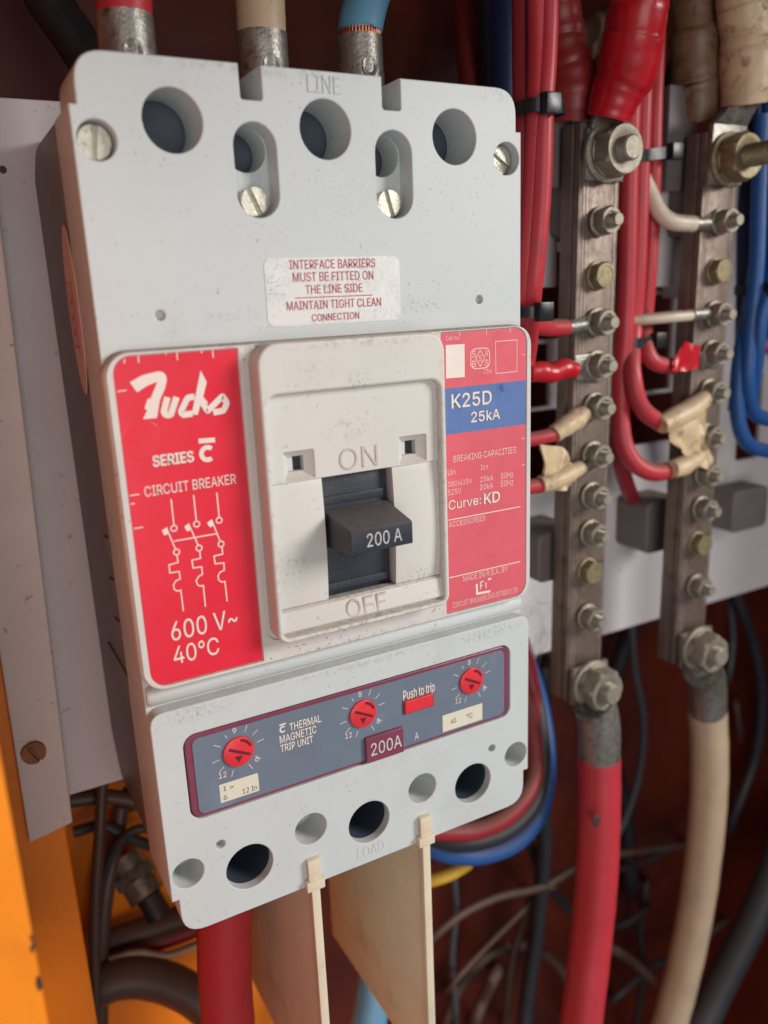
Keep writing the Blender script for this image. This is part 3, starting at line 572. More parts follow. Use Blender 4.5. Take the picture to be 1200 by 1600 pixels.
# ------------------------------ oval side sticker
mb = MB(); n = 40; vs = []
for x in (-69.25, -69.5):
    for k in range(n):
        t_ = 2 * math.pi * k / n; vs.append((x, 30.5 + 10.0 * math.cos(t_) * (1 if math.cos(t_) > 0 else .82), 67 + 24 * math.sin(t_)))
mb.add(vs, [tuple(range(n)), tuple(range(2 * n - 1, n - 1, -1))] + [(k, (k + 1) % n, n + (k + 1) % n, n + k) for k in range(n)])
ss = mb.build('side_sticker', 'side_sticker', cb)
mb = MB()
def yz(y0, y1, z0, z1): mb.add([(-69.54, y0, z0), (-69.54, y1, z0), (-69.54, y1, z1), (-69.54, y0, z1)], [(0, 1, 2, 3)])
yz(36.6, 37.2, 57, 75.5); yz(34, 36.6, 74.8, 75.5); yz(29.5, 31.0, 55, 75.5); yz(31, 36.6, 56.6, 57.4)
for z in (60, 64.5, 69): yz(32.4, 35.0, z, z + 2)
mb.build('side_sticker_print', 'red_print', ss)
# ================================================================== PHASE BARRIERS
for X_, lab in ((-22.2, 'cream barrier plate clipped under the breaker, the left one, nearer the thick red cable'), (21.8, 'cream barrier plate clipped under the breaker, the right one, nearer the blue cable loops')):
    t = thing('phase_barrier', lab, 'phase barrier', (X_, 0, -236), 'phase barriers under the breaker')
    mb = MB(); mb.prism_x([(-4.0, -125.2), (-4.0, -236), (86, -236), (86, -125.2)], X_ - .8, X_ + .9); mb.build('barrier_sheet', 'barrier', t, bev=.2)
    mb = MB(); mb.box(X_ - 2.3, X_ + 2.2, -7.0, -5.02, -123.4, -114.0); mb.box(X_ - 3.3, X_ + 3.2, -7.5, -4.2, -125.6, -121.8); mb.box(X_ - 1.5, X_ + 1.6, -6.6, -3.8, -236, -124.5)
    mb.build('clip_tongue', 'barrier', t, bev=.3)
# ================================================================== BUSBARS
def hexnut_mesh(kind):
    """bolt pieces about the origin, axis towards -Y, y = 0 on the bar"""
    A = (0, -1, 0); res = {}
    if kind == 'small':
        mb = MB(); mb.lathe((0, 0, 0), A, [(0, 6.1), (1.0, 6.1), (1.15, 5.9)], 24); mb.lathe((0, 0, 0), A, [(1.15, 4.6), (2.0, 4.9), (2.1, 4.7)], 24); res['washer'] = (mb, 'nut')
        mb = MB(); mb.lathe((0, 0, 0), A, [(2.1, 5.0), (2.6, 5.9), (6.4, 5.9), (7.0, 5.0), (7.0, 3.6), (6.2, 3.0)], 36, hexr=5.0); res['nut'] = (mb, 'nut')
        tip = 11.0; r = 2.75; p = .5
    elif kind == 'head':
        mb = MB(); mb.lathe((0, 0, 0), A, [(0, 6.1), (1.0, 6.1), (1.15, 5.9)], 24); res['washer'] = (mb, 'nut')
        mb = MB(); mb.lathe((0, 0, 0), A, [(1.15, 5.9), (5.0, 5.9), (5.7, 4.9), (5.75, 3.9), (5.5, 3.7)], 36, hexr=5.0); res['bolt_head'] = (mb, 'brassy'); return res, None
    elif kind == 'big':
        mb = MB(); mb.lathe((0, 0, 0), A, [(0, 11.4), (1.5, 11.4), (1.7, 11.1)], 36); mb.lathe((0, 0, 0), A, [(1.7, 9.2), (3.1, 9.6), (3.3, 9.3)], 30); res['washer'] = (mb, 'nut')
        mb = MB(); mb.lathe((0, 0, 0), A, [(3.3, 9.1), (4.0, 10.4), (10.3, 10.4), (11.3, 9.0), (11.3, 6.4), (10.7, 5.3)], 48, hexr=9.0); res['nut'] = (mb, 'nut')
        tip = 15.5; r = 4.9; p = 1.5
    mb = MB(); pr = [(0, r)]; t_ = 2.0
    while t_ < tip - .7 - p / 2: pr += [(t_, r), (t_ + p / 2, r * .86)]; t_ += p
    pr += [(tip - .7, r * .97), (tip, r * .84)]
    mb.lathe((0, 0, 0), A, pr, 20); return res, mb
PIECES = {}
def place_bolt(kind, x, y, z, par, tipx=0, m='nut', label=None):
    key = (kind, m, tipx)
    if key not in PIECES:
        res, stud = hexnut_mesh(kind)
        if stud is not None and tipx:
            pr = [(0, 4.9)]; t_ = 2.0
            while t_ < tipx - 1.5: pr += [(t_, 4.9), (t_ + .6, 4.2)]; t_ += 1.2
            pr += [(tipx - 1.2, 4.8), (tipx, 3.8)]; stud = MB().lathe((0, 0, 0), (0, -1, 0), pr, 24)
        d = {}
        for k, (mb, mm) in res.items():
            o = mb.build(k, mm if m == 'nut' else m); d[k] = o.data; bpy.data.objects.remove(o)
        if stud is not None: o = stud.build('stud', m if m != 'nut' else 'nut'); d['stud'] = o.data; bpy.data.objects.remove(o)
        PIECES[key] = d
    d = PIECES[key]; org = origin_of(par); loc = Vector((x, y, z)) * MM - org; a = random.uniform(0, 6.28)
    main = 'stud' if 'stud' in d else 'bolt_head'
    root = bpy.data.objects.new('bolt', d[main]); C.objects.link(root); root.parent = par; root.location = loc; root.rotation_euler = (0, a, 0)
    if label: root['label'] = label
    for k in d:
        if k == main: continue
        o = bpy.data.objects.new(k, d[k]); C.objects.link(o); o.parent = root
    return root
ZR = [93.6, 72.0, 52.9, 35.0, 17.0, -4.4, -23.0, -40.4, -58.8, -81.0]
def busbar(xc, label, gold, ztop, zbot, tall):
    t = thing('busbar', label, 'busbar', (xc, 50, zbot), 'copper busbars')
    mb = MB(); lean = 1.4
    def pl(y0, y1, w0, w1): mb.hexa([(xc + w0 - lean, y0, zbot), (xc + w1 - lean, y0, zbot), (xc + w1 + lean, y0, ztop), (xc + w0 + lean, y0, ztop)], [(xc + w0 - lean, y1, zbot), (xc + w1 - lean, y1, zbot), (xc + w1 + lean, y1, ztop), (xc + w0 + lean, y1, ztop)])
    pl(44, 47.6, -10.9, 10.9); mb.build('front_strip', 'copper', t, bev=.5)
    mb = MB(); pl(48.0, 54.5, -11.4, 10.4); mb.build('rear_strip', 'copper', t, bev=.5)
    mb = MB()
    for w_ in (-8.6, -6.9, 8.6): mb.hexa([(xc + w_ - lean, 43.75, zbot + 1), (xc + w_ + .6 - lean, 43.75, zbot + 1), (xc + w_ + .6 + lean, 43.75, ztop - 1), (xc + w_ + lean, 43.75, ztop - 1)], [(xc + w_ - lean, 44.3, zbot + 1), (xc + w_ + .6 - lean, 44.3, zbot + 1), (xc + w_ + .6 + lean, 44.3, ztop - 1), (xc + w_ + lean, 44.3, ztop - 1)])
    mb.build('rolled_ridge', 'worn_edge', t)
    for i, z in enumerate(ZR):
        k = 'head' if i in gold else 'small'
        place_bolt(k, xc + (z / 120) * 1.4, 44 if i in gold or k == 'head' else 43, z, t, 0, 'brassy' if i in gold else 'nut', 'yellowish hexagon bolt head' if i in gold else None)
    place_bolt('big', xc + 1.2, 41.0, 119.5, t, tall, 'nut' if tall == 0 else 'brassy'); place_bolt('big', xc - 1.0, 39.0, -113.5, t, 0, 'nut')
    return t
busbar(142.6, 'left brown copper busbar with a row of nuts, feeding the thick red cable', (1, 8), 131, -122, 0)
busbar(214.4, 'right brown copper busbar with a row of nuts, feeding the thick cream cable', (1, 8), 131, -122, 25)
# supports
def support(x0, x1, z0, z1, label, y0=57):
    o = MB(); plate(o, rrect(x0, x1, z0, z1, 4), [], y0, 85.8, 1.2); ob = o.build('busbar_support', 'insulator'); tag(ob, label, 'support', 'moulded busbar supports')
support(136, 158, 88, 124, 'dark moulded block behind the top of the left busbar')
support(207, 230, 88, 126, 'dark moulded block behind the top of the right busbar')
support(124, 152, -66, -42, 'dark moulded block behind the left busbar near its lower end')
support(200, 226, -68, -40, 'larger dark moulded block with rounded corner left of the right busbar', 64)
support(270, 300, -70, -46, 'dark moulded block on the plate right of the right busbar', 68)
# white angle bracket above
for x0, x1, z0, z1, lab in ((108, 141, 68, 128, 'white plastic bracket between the red wires and the top of the left busbar'), (176, 213, 66, 112, 'white plastic bracket beside the top of the right busbar'),
                            (226, 240, 60, 118, 'narrow white bracket right of the right busbar')):
    o = MB(); plate(o, rrect(x0, x1, z0, z1, 1.5), [], 66, 85.5, .8); ob = o.build('bracket', 'plate_white'); tag(ob, lab, 'bracket', 'white brackets behind the busbars')
# ================================================================== CABLES AND WIRES
def small_lug(par, bx, bz, ends, y=42.6, m='zinc', bare=True):
    """ring tongue on the bolt at (bx, bz), barrel from ends[0] to ends[1]"""
    p0 = Vector(ends[0]); p1 = Vector(ends[1]); mb = MB()
    mb.lathe((bx, y + .9, bz), (0, -1, 0), [(0, 5.6), (.9, 5.6)], 20)
    d = Vector((bx - p0.x, 0, bz - p0.z)).normalized(); nn = Vector((-d.z, 0, d.x)) * 3.4; b0 = Vector((bx, y + .45, bz)) - d * 2
    q0 = Vector((p0.x, p0.y, p0.z)); k = [b0 + nn * 1.3, b0 - nn * 1.3, q0 - nn * .9, q0 + nn * .9]; off = Vector((0, .5, 0))
    mb.hexa([v - off for v in k], [v + off for v in k])
    mb.tube([tuple(p0), tuple(p0.lerp(p1, .5)), tuple(p1)], 3.0, 14, 3)
    return mb.build('lug', m, par)
def cable(name, label, pts, r, m, cat=None, group=None, n=14, sub=6, wob=0.012):
    t = thing(name, label, cat or name.replace('_', ' '), pts[0][:3], group)
    mb = MB().tube(pts, r, n, sub, wob=wob); mb.build('insulation', m, t); return t
def tie(label, c_, w_, d_, h_=4.5, tilt=0, tail=None):
    """band round a bundle centred at c_, half width w_, half depth d_"""
    t = thing('cable_tie', label, 'cable tie', c_, 'black cable ties')
    mb = MB(); n = 28; x, y, z = c_; pr = []
    for rr, zz in ((0, 0), (.9, 0), (.9, h_), (0, h_)):
        for k in range(n):
            a = 2 * math.pi * k / n; ca, sa = math.cos(a), math.sin(a); e = .62
            px = (abs(ca) ** e) * (1 if ca > 0 else -1) * (w_ + rr); py = (abs(sa) ** e) * (1 if sa > 0 else -1) * (d_ + rr); pr.append((x + px, y + py, z - h_ / 2 + zz + tilt * px))
    mb.add(pr, [(i * n + k, i * n + (k + 1) % n, ((i + 1) % 4) * n + (k + 1) % n, ((i + 1) % 4) * n + k) for i in range(4) for k in range(n)])
    mb.build('band', 'tie', t)
    hx, hy = tail or (-w_ * .3, -d_ - 1)
    mb = MB().box(x + hx - 3.2, x + hx + 3.2, y + hy - 3.6, y + hy + .4, z - 3.4 + tilt * hx, z + 3.4 + tilt * hx); mb.build('lock_head', 'tie', t, bev=.5); return t
# ---- line side cables
for col, m, lab, pts, strands in (('red', 'red_pvc', 'thick red cable entering the breaker top at the left pole', [(-39.7, 44, 173), (-41.7, 42, 160.7), (-43.1, 40, 152.5), (-43.5, 40, 147.7)], 0),
                         ('cream', 'cream_pvc', 'thick cream cable entering the breaker top at the middle pole', [(3.3, 52, 183.6), (2.3, 50, 170.3), (2.1, 48, 160.7), (1.4, 47, 149)], 0),
                         ('blue', 'lightblue_pvc', 'thick light blue cable entering the breaker top at the right pole', [(57.8, 66, 194.4), (50.9, 60, 178.6), (42.6, 55, 162.2), (40.4, 54, 153.5)], 1)):
    t = cable('power_cable', lab, pts, 7.9, m, 'power cable', 'thick cables on the line side', 24)
    e = pts[-1]; mb = MB(); mb.tube([(e[0], e[1], e[2] + 1.5), (e[0], e[1], e[2] - 8), (e[0] + .2, e[1], e[2] - 13), (e[0], e[1] + 1, 112)], 8.2, 24, 4)
    L_ = mb.build('lug', 'zinc', t)
    mb = MB(); mb.lathe((e[0] - .5, e[1] - 7.9, e[2] - 9.5), (-.1, -1, .1), [(0, 3.6), (.5, 3.4), (.35, 2.2), (-.5, 1.2)], 16, ex=.8); mb.build('crimp_dent', 'zinc', t)
    if strands:
        mb = MB()
        for k in range(40):
            a = 6.283 * k / 40; x, y = e[0] + 7.2 * math.cos(a), e[1] + 7.2 * math.sin(a); mb.tube([(x, y, e[2] + 1), (x + .1, y, e[2] + 3.5)], .55, 5, 1)
        mb.tube([(e[0], e[1], e[2] + 1), (e[0], e[1], e[2] + 4)], 6.8, 16, 1)
        o = mb.build('copper_strand', 'strands', t); o['kind'] = 'stuff'
        for o_ in t.children:
            if o_.name.startswith('insulation'):
                for v in o_.data.vertices:
                    if v.co.z + t.location.z < (e[2] + 2.5) * MM: v.co.z = (e[2] + 3.0) * MM - t.location.z + (v.co.z + t.location.z - (e[2]) * MM) * .1
# ---- control wires left bundle
G1 = 'red control wires beside the breaker'
t = cable('control_wire', 'red wire of the left bundle ending in the uppermost lug on the left busbar', [(87.8, 16, 176), (88.6, 16, 149.6), (87.4, 15, 127.5), (87.6, 17, 101), (87, 19, 79.4), (88.3, 22, 63.7), (96.4, 30, 56.3), (110.6, 38, 52.7), (124.5, 41, 51.7)], 3.5, 'red_pvc', 'control wire', G1)
small_lug(t, 142.8, 52.9, ([(135.5, 42.5, 52.1)][0], [(124.5, 41, 51.7)][0]))
t = cable('control_wire', 'bright red wire at the right side of the left bundle, passing under both cable ties', [(91.5, 14, 175.9), (91.3, 14, 149.4), (89.1, 13, 127.3), (89.1, 14, 100.7), (88.7, 16, 79.3), (89.9, 20, 63.6), (100.3, 34, 51.1), (107.2, 46, 34.9), (111.3, 60, 17)], 3.5, 'red_pvc', 'control wire', G1)
t = cable('control_wire', 'dark red wire at the back of the left bundle, half hidden by the breaker edge', [(88.8, 24, 178.8), (88.6, 24, 151.6), (87.4, 22, 128.9), (87.5, 22, 101.6), (89.8, 26, 79.8), (95.2, 34, 56.3), (103.7, 50, 29.6)], 3.8, 'red_dark', 'control wire', G1)
t = cable('control_wire', 'short red wire wrapped in glossy red tape with a bright flat lug', [(100.4, 50, 39.1), (104, 44, 35.2), (109.1, 42, 34.4), (128.8, 41.5, 34)], 3.2, 'red_pvc', 'control wire', G1)
mb = MB().tube([p + (r_,) for p, r_ in zip([(106.1, 42, 34.4), (112, 41.5, 34.5), (117.5, 41.2, 33.5), (123.5, 41, 34.9), (129.8, 41, 33.9)], (3.9, 4.3, 4.0, 4.4, 3.5))], 4, 14, 4, wob=.06); mb.build('tape_wrap', 'red_tape', t)
mb = MB(); a = [(130.9, 39.7), (147, 40.1), (146.7, 27.3), (132.2, 29.3)]; mb.hexa([(p[0], 42.2, p[1]) for p in a], [(p[0], 43.3, p[1]) for p in a]); mb.build('lug', 'zinc', t, bev=.3)
t = cable('control_wire', 'dusty red wire with beige tape rising to the fifth nut of the left busbar', [(95.6, 46, 6.7), (104.1, 44, 6.5), (112.7, 42, 6.8), (120.5, 41, 7.9)], 3.1, 'red_pvc', 'control wire', G1)
mb = MB().tube([p + (r_,) for p, r_ in zip([(119.1, 41, 7.8), (123.8, 40.8, 10), (130.8, 40.8, 12.9), (136.3, 41.4, 15)], (3.7, 4.2, 4.5, 3.4))], 4, 12, 4, wob=.08); mb.build('tape_wrap', 'beige_tape', t)
small_lug(t, 142.4, 17.0, ([(140.1, 42.4, 15.9)][0], [(134.4, 41.6, 13.8)][0]))
t = cable('control_wire', 'red wire with a large beige tape flag at the sixth nut, left busbar', [(95.6, 46, -13.1), (103.2, 44, -13.9), (113.3, 42, -13.9)], 3.3, 'red_pvc', 'control wire', G1)
mb = MB().tube([p + (r_,) for p, r_ in zip([(112.5, 41.5, -13.4), (118, 41, -12.7), (126, 40.8, -10.9), (134.8, 41.4, -8.8)], (3.9, 4.4, 4.2, 3.2))], 4, 12, 4, wob=.08); mb.build('tape_wrap', 'beige_tape', t)
f_ = [(110.1, 4.6), (122.6, 2), (127.7, -5.4), (134.4, -10.8), (125.1, -17.5), (114.8, -16.5), (112.3, -6.9)]; mb = flag(f_, 40)
mb.build('tape_flag', 'beige_tape', t)
small_lug(t, 142.2, -4.4, ([(140.2, 42.4, -8.3)][0], [(133.6, 41.6, -10.1)][0]))
# ---- middle bundle
G2 = 'red control wires between the busbars'
t = cable('control_wire', 'red wire between the busbars ending in a red tape flag on the right busbar', [(184.4, 56, 202.1), (184, 55, 168.4), (182.1, 53, 140.5), (183.3, 53, 106.8), (183.9, 54, 74.3), (183.9, 55, 51.6), (176.3, 47, 40.8), (179.1, 44, 33.3), (192.6, 45, 30.2)], 3.7, 'red_pvc', 'control wire', G2)
f_ = [(185.9, 32.7), (192.5, 42), (203.6, 38.7), (203.5, 29.7), (195.7, 28.2), (185.3, 29.1)]; mb = flag(f_, 39.8, 1.0); mb.build('tape_flag', 'red_tape', t)
mb = MB(); a = [(206.4, 36.1), (221.1, 36.5), (221.9, 28.1), (207.9, 28.3)]; mb.hexa([(p[0], 42.2, p[1]) for p in a], [(p[0], 43.3, p[1]) for p in a]); mb.build('lug', 'zinc', t, bev=.3)
t = cable('control_wire', 'red wire between the busbars, curving down to the upper of two crossed beige tape flags', [(171.9, 50, 198.5), (172.3, 50, 166), (171.3, 49, 139.1), (172.6, 50, 106.3), (173.8, 51, 74.4), (173.9, 52, 46.5), (165.9, 44, 30.3), (170.2, 42, 14), (185.6, 43, 4)], 4.0, 'red_pvc', 'control wire', G2)
mb = MB().tube([p + (r_,) for p, r_ in zip([(180.1, 39, 5.1), (186.9, 39, 7), (198.3, 39, 10.3), (207.7, 40, 13.8), (213, 41, 16.2)], (4.3, 5.0, 5.2, 4.4, 3.2))], 4, 12, 4, wob=.06); mb.build('tape_wrap', 'beige_tape', t)
f_ = [(183.4, 6), (196.1, 8.2), (207.3, 11.9), (204.7, 1.3), (215.3, -14.8), (212.8, -21.4), (201.7, -14.9), (185.7, -3.1)]; mb = flag(f_, 38.3, 1.6); mb.build('tape_flag', 'beige_tape', t)
small_lug(t, 214.8, 17.0, ([(216.4, 42.4, 16.4)][0], [(210.5, 41.6, 13.4)][0]))
t = cable('control_wire', 'thickest red wire between the busbars, making the lowest loop to beige tape', [(159.6, 46, 195.5), (161.2, 46, 164), (161.8, 46, 137.9), (162.9, 47, 105.8), (164.7, 48, 74.5), (165.4, 49, 47), (165.1, 50, 24.2), (164, 47, 1.2), (168.8, 44, -11.5), (179.3, 42, -17.4), (193.8, 43, -18.4)], 4.2, 'red_pvc', 'control wire', G2)
mb = MB().tube([p + (r_,) for p, r_ in zip([(188.5, 39, -16.7), (195.9, 39.6, -16.3), (204.9, 40.5, -13.9), (212.4, 41.5, -11.2)], (4.2, 4.8, 4.4, 3.2))], 4, 12, 4, wob=.06); mb.build('tape_wrap', 'beige_tape', t)
small_lug(t, 214.6, -4.4, ([(216.9, 42.4, -9.1)][0], [(210.8, 41.6, -11.7)][0]))
t = cable('control_wire', 'dark red wire at the left back of the bundle between the busbars', [(167.6, 60, 201.2), (169.8, 60, 168.3), (171.8, 60, 141.2), (172.7, 60, 107.5), (172.6, 60, 74.8), (174.7, 60, 46.3), (172.4, 59, 22.9), (175.7, 62, -5.2), (190.5, 69, -30.9), (219.8, 88, -53.2)], 4.0, 'red_dark', 'control wire', G2)
t = cable('control_wire', 'white wire passing behind the red bundle to the first nut of the right busbar', [(174.2, 52, 114.4), (178.3, 50, 106.4), (181.4, 47, 98.2), (186.3, 44, 93.7), (197.7, 42, 92.5)], 3.6, 'white_pvc', 'control wire', 'white control wires')
small_lug(t, 215.4, 93.6, ([(206, 42.2, 92.8)][0], [(196.9, 42, 92.5)][0]))
t = cable('control_wire', 'straight white wire to the third nut of the right busbar', [(171.6, 52, 52.3), (178.3, 47, 52.5), (188, 43, 52.9), (201.7, 42, 53.1)], 2.6, 'white_pvc', 'control wire', 'white control wires')
small_lug(t, 215.0, 52.9, ([(209.4, 42.2, 53.3)][0], [(199.2, 42, 53.2)][0]))
tie('black cable tie round the left red bundle near the breaker top corner', [(89, 17, 127.6)][0], 7.6, 8.0, 4.4, tail=(-2, -8.4))
tie('black cable tie round the left red bundle just above its first lug', [(89.9, 21, 59.7)][0], 5.6, 6.0, 4.0, tail=(0, -6.4))
tie('black cable tie round the middle red bundle beside the big top nut', [(177.1, 53, 121.1)][0], 11.2, 8.6, 4.6, tilt=.12, tail=(8.4, -8))
tie('black cable tie round the middle red bundle where its wires fan out', [(175.9, 53, 42.6)][0], 9.2, 7.8, 4.2, tilt=.05, tail=(6, -7))
# ---- busbar feeder cables, top
def big_lug(par, bx, bz, y, pts, r=9.6, m='zinc'):
    p0 = Vector(pts[0]); mb = MB(); s_ = 1 if p0.z > bz else -1
    w0 = 10.6
    mb.hexa([(bx - w0, y, bz - 9 * s_), (bx + w0, y, bz - 9 * s_), (bx + w0, y, bz + 9 * s_), (bx - w0, y, bz + 9 * s_)], [(bx - w0, y + 2.6, bz - 9 * s_), (bx + w0, y + 2.6, bz - 9 * s_), (bx + w0, y + 2.6, bz + 9 * s_), (bx - w0, y + 2.6, bz + 9 * s_)])
    mb.hexa([(bx - w0, y, bz + 9 * s_), (bx + w0, y, bz + 9 * s_), (p0.x + r, p0.y - 5, p0.z), (p0.x - r, p0.y - 5, p0.z)], [(bx - w0, y + 2.6, bz + 9 * s_), (bx + w0, y + 2.6, bz + 9 * s_), (p0.x + r, p0.y + 3, p0.z), (p0.x - r, p0.y + 3, p0.z)])
    o = mb.build('lug_tongue', m, par, bev=.5)
    MB().tube(pts, r, 24, 5).build('lug_barrel', m, par)
t = cable('feeder_cable', 'thick cable wrapped in glossy bright red tape, bolted to the top of the left busbar', [(141.6, 20, 186.6), (142.4, 24, 175.7), (144.3, 30, 162.7), (144.6, 34, 148.2)], 9.6, 'red_pvc', 'feeder cable', None, 24)
MB().tube([p + (r_,) for p, r_ in zip([(142, 22, 181.2), (144.9, 26, 168.5), (144.3, 26, 167.2), (145.1, 29, 158.6), (144.8, 29, 157.9), (146.3, 33, 148.1), (144.8, 36, 141.9), (143.3, 38, 135.3), (142.7, 39, 131.7)], (10.2, 10.4, 11.0, 11.2, 11.7, 11.6, 10.4, 9.2, 8.6))], 10, 26, 5, wob=.02).build('tape_wrap', 'red_tape', t)
mb = MB(); mb.prism([(135, 128), (156, 128), (154, 146), (141, 146)], 39.8, 42.0); mb.prism([(133.5, 109), (154, 109), (156, 128.5), (134.5, 128.5)], 41.1, 43.8); mb.build('lug_tongue', 'zinc', t, bev=.4)
t = cable('feeder_cable', 'dusty red taped cable end going behind the top of the left busbar', [(132.6, 60, 198.7), (133.1, 58, 182.6), (136.1, 58, 167), (138.3, 58, 155.5)], 7.6, 'red_dark', 'feeder cable', None, 20)
MB().tube([p + (r_,) for p, r_ in zip([(133.3, 58, 175.9), (135.4, 58, 166.9), (136, 57, 159.8), (138, 56, 152.7), (138.9, 56, 143.3), (139.6, 57, 133.9)], (8.0, 8.2, 8.4, 9.8, 10.8, 9.4))], 9, 22, 5, wob=.06).build('tape_wrap', 'red_tape_old', t)
MB().box(*[v for v in (124.5, 140.5)], 57, 60, 108, 141).build('lug_tongue', 'insulator', t, bev=.4)
t = cable('feeder_cable', 'pair of thin curved cream cores looping behind the red taped cable', [(149.3, 74, 160.1), (156.2, 74, 168.1), (168.6, 76, 177.3), (187.1, 80, 185.3), (206.4, 84, 193.7)], 5.5, 'cream_pvc', 'cable')
MB().tube([(159.9, 78, 159.9), (165.2, 78, 167.4), (178, 80, 175.7), (199, 84, 184)], 5, 14, 5).build('insulation', 'beige_tape', t)
t = cable('feeder_cable', 'browned taped cable going behind the top of the right busbar', [(210.2, 62, 210), (211.7, 61, 187.7), (212.4, 60, 174.8)], 9.4, 'brown_tape', 'feeder cable', None, 22)
MB().tube([p + (r_,) for p, r_ in zip([(211.9, 60, 176.1), (212.6, 60, 172.3), (214.4, 60, 154.8), (214.5, 60, 153.8), (215.1, 60, 151.2), (217.3, 61, 138.7)], (10.4, 10.8, 11.0, 11.6, 10.9, 10.2))], 9, 22, 5, wob=.04).build('tape_wrap', 'brown_tape', t)
MB().box(196, 214, 57.5, 61, 108, 152).build('lug_tongue', 'insulator', t, bev=.4)
t = cable('feeder_cable', 'thick cable in creased beige tape bolted to the long threaded stud, top right', [(212.2, 40, 202.9), (217.8, 42, 187.8), (220.7, 42, 175.9)], 10.2, 'beige_tape', 'feeder cable', None, 22)
MB().tube([p + (r_,) for p, r_ in zip([(218.1, 41, 180.3), (219.3, 41, 177), (221, 41, 176.7), (222.7, 41, 167.9), (222.9, 41, 166.5), (223.8, 41, 165.1), (224.2, 41, 162.1), (223.5, 41, 160.5), (224.5, 41, 151), (225.8, 42, 143)], (9.9, 10.2, 10.8, 10.4, 10.8, 9.9, 10.4, 11.2, 10.8, 10.2))], 9, 24, 5, wob=.02).build('tape_wrap', 'beige_tape', t)
mb = MB(); a = [(208.9, 36, 139.3), (233.3, 40, 143.6), (227.2, 41, 134), (206.2, 40, 134.3)]; mb.hexa(a, [(x, y + 4, z) for x, y, z in a]); mb.prism([(204.5, 109), (226, 109), (227.5, 134), (206, 134)], 41.1, 43.8); mb.build('lug_tongue', 'zinc', t, bev=.4)
# ---- bottom feeders
t = cable('feeder_cable', 'thick red cable hanging from the bottom of the left busbar', [(147.2, 38, -154.1), (146.2, 36, -176.9), (144.5, 34, -204.2), (141.7, 32, -228), (137.4, 30, -255.3), (129.7, 26, -287.6), (120.8, 22, -327.8)], 10.4, 'red_pvc', 'feeder cable', 'thick cables leaving the busbars downwards', 26)
big_lug(t, 141.8, -113.5, 39.2, [(140.3, 36, -122.2), (142.8, 36, -127), (144.8, 36, -137.8), (147.3, 38, -156.3)], 10.0)
mb = MB(); q = [(134.7, 24.5, -177.9)][0]; mb.lathe((q[0], q[1] + .9, q[2]), (-.4, -1, .1), [(0, 3.2), (.35, 2.6), (.3, 1.2)], 10, ex=.6); mb.build('scuff_mark', 'chip', t)
t = cable('feeder_cable', 'thick cream cable hanging from the bottom of the right busbar', [(240.1, 52, -162.4), (244.3, 52, -192.6), (248.8, 54, -228.8), (249.6, 56, -274.3), (247.5, 58, -316.3), (241.8, 60, -358.4), (229.5, 60, -401.7), (215.3, 60, -444.9)], 10.4, 'cream_pvc', 'feeder cable', 'thick cables leaving the busbars downwards', 26)
big_lug(t, 213.4, -113.5, 39.2, [(227, 46, -132.4), (231.8, 48, -138.3), (236.7, 50, -149.6), (240.3, 52, -164.9)], 10.2)
t = cable('feeder_cable', 'thick dark grey cable curving out of the lower right corner', [(399.8, 100, -300.5), (380.6, 95, -344.4), (353.4, 90, -378.8), (319.8, 85, -408.7), (287.2, 80, -437), (258.4, 80, -470.7)], 10.5, 'grey_pvc', 'feeder cable', None, 22)
# ---- blue bundle on the right
G3 = 'blue control wires at the right edge'
for lab, pts, r_, m in (('blue wire in the right bundle with the highest loop to the right', [(247.6, 50, 141.1), (247.1, 48, 107.4), (246.6, 46, 72.5), (245.4, 46, 42.5), (245.9, 46, 20.7), (254.1, 48, 3.7), (269.3, 50, -3.1), (295.9, 54, -6.4)], 3.8, 'blue_pvc'),
                    ('blue wire in the right bundle with the lowest loop to the right', [(257.9, 54, 158.9), (255.4, 52, 119.5), (252.3, 50, 84.4), (249.1, 50, 54.5), (244.3, 50, 30), (245, 50, 4.4), (252.6, 50, -12.2), (271.5, 52, -20.2), (301.2, 56, -24.6)], 3.8, 'blue_pvc'),
                    ('bright blue wire in front of the right bundle, bending back upward', [(252.6, 44, 126.6), (254.7, 44, 98.5), (252.9, 42, 69.2), (247.5, 42, 51.5), (249.5, 44, 33), (255.3, 50, 16.4), (266.8, 60, 1.2)], 3.6, 'blue_pvc'),
                    ('dark blue wire at the back of the right bundle, upper part', [(262.5, 72, 212.6), (265.2, 70, 174.2), (262.1, 66, 139.1), (254.1, 60, 100.1), (254.6, 58, 63.6), (256.4, 58, 28.7), (261.8, 64, 1.3)], 4.4, 'navy_pvc'),
                    ('dark blue wire at the outer edge of the right bundle', [(279.5, 74, 215.4), (279.8, 72, 176), (276, 68, 140.1), (271.5, 64, 100.6), (274.7, 60, 63), (286.7, 60, 26.4)], 4.4, 'navy_pvc')):
    cable('control_wire', lab, pts, r_, m, 'control wire', G3)
cable('control_wire', 'short red wire stub at the right edge beside the blue wires', [(257.5, 60, 41.5), (259.9, 52, 36.7), (264.6, 48, 34.4), (279.5, 46, 32.5)], 3.3, 'red_pvc', 'control wire')
tie('black cable tie round the blue bundle at the right edge', [(254.3, 50, 62.8)][0], 10, 8, 4.4, tail=(-4, -8))
for lab, pts in (('thin dark blue wire curving down behind the middle red bundle, outer one', [(238, 92, 177.2), (228.4, 88, 164.2), (221.7, 84, 148.8), (217.9, 80, 128), (218.7, 80, 101.7)]), ('thin dark blue wire curving down behind the middle red bundle, inner one', [(247.2, 96, 173.1), (238.1, 92, 162.9), (229.6, 86, 146.7), (226.3, 82, 125.7), (224.9, 80, 101.8)])):
    cable('control_wire', lab, pts, 3.2, 'navy_pvc', 'control wire', 'dark blue wires behind the red bundle')
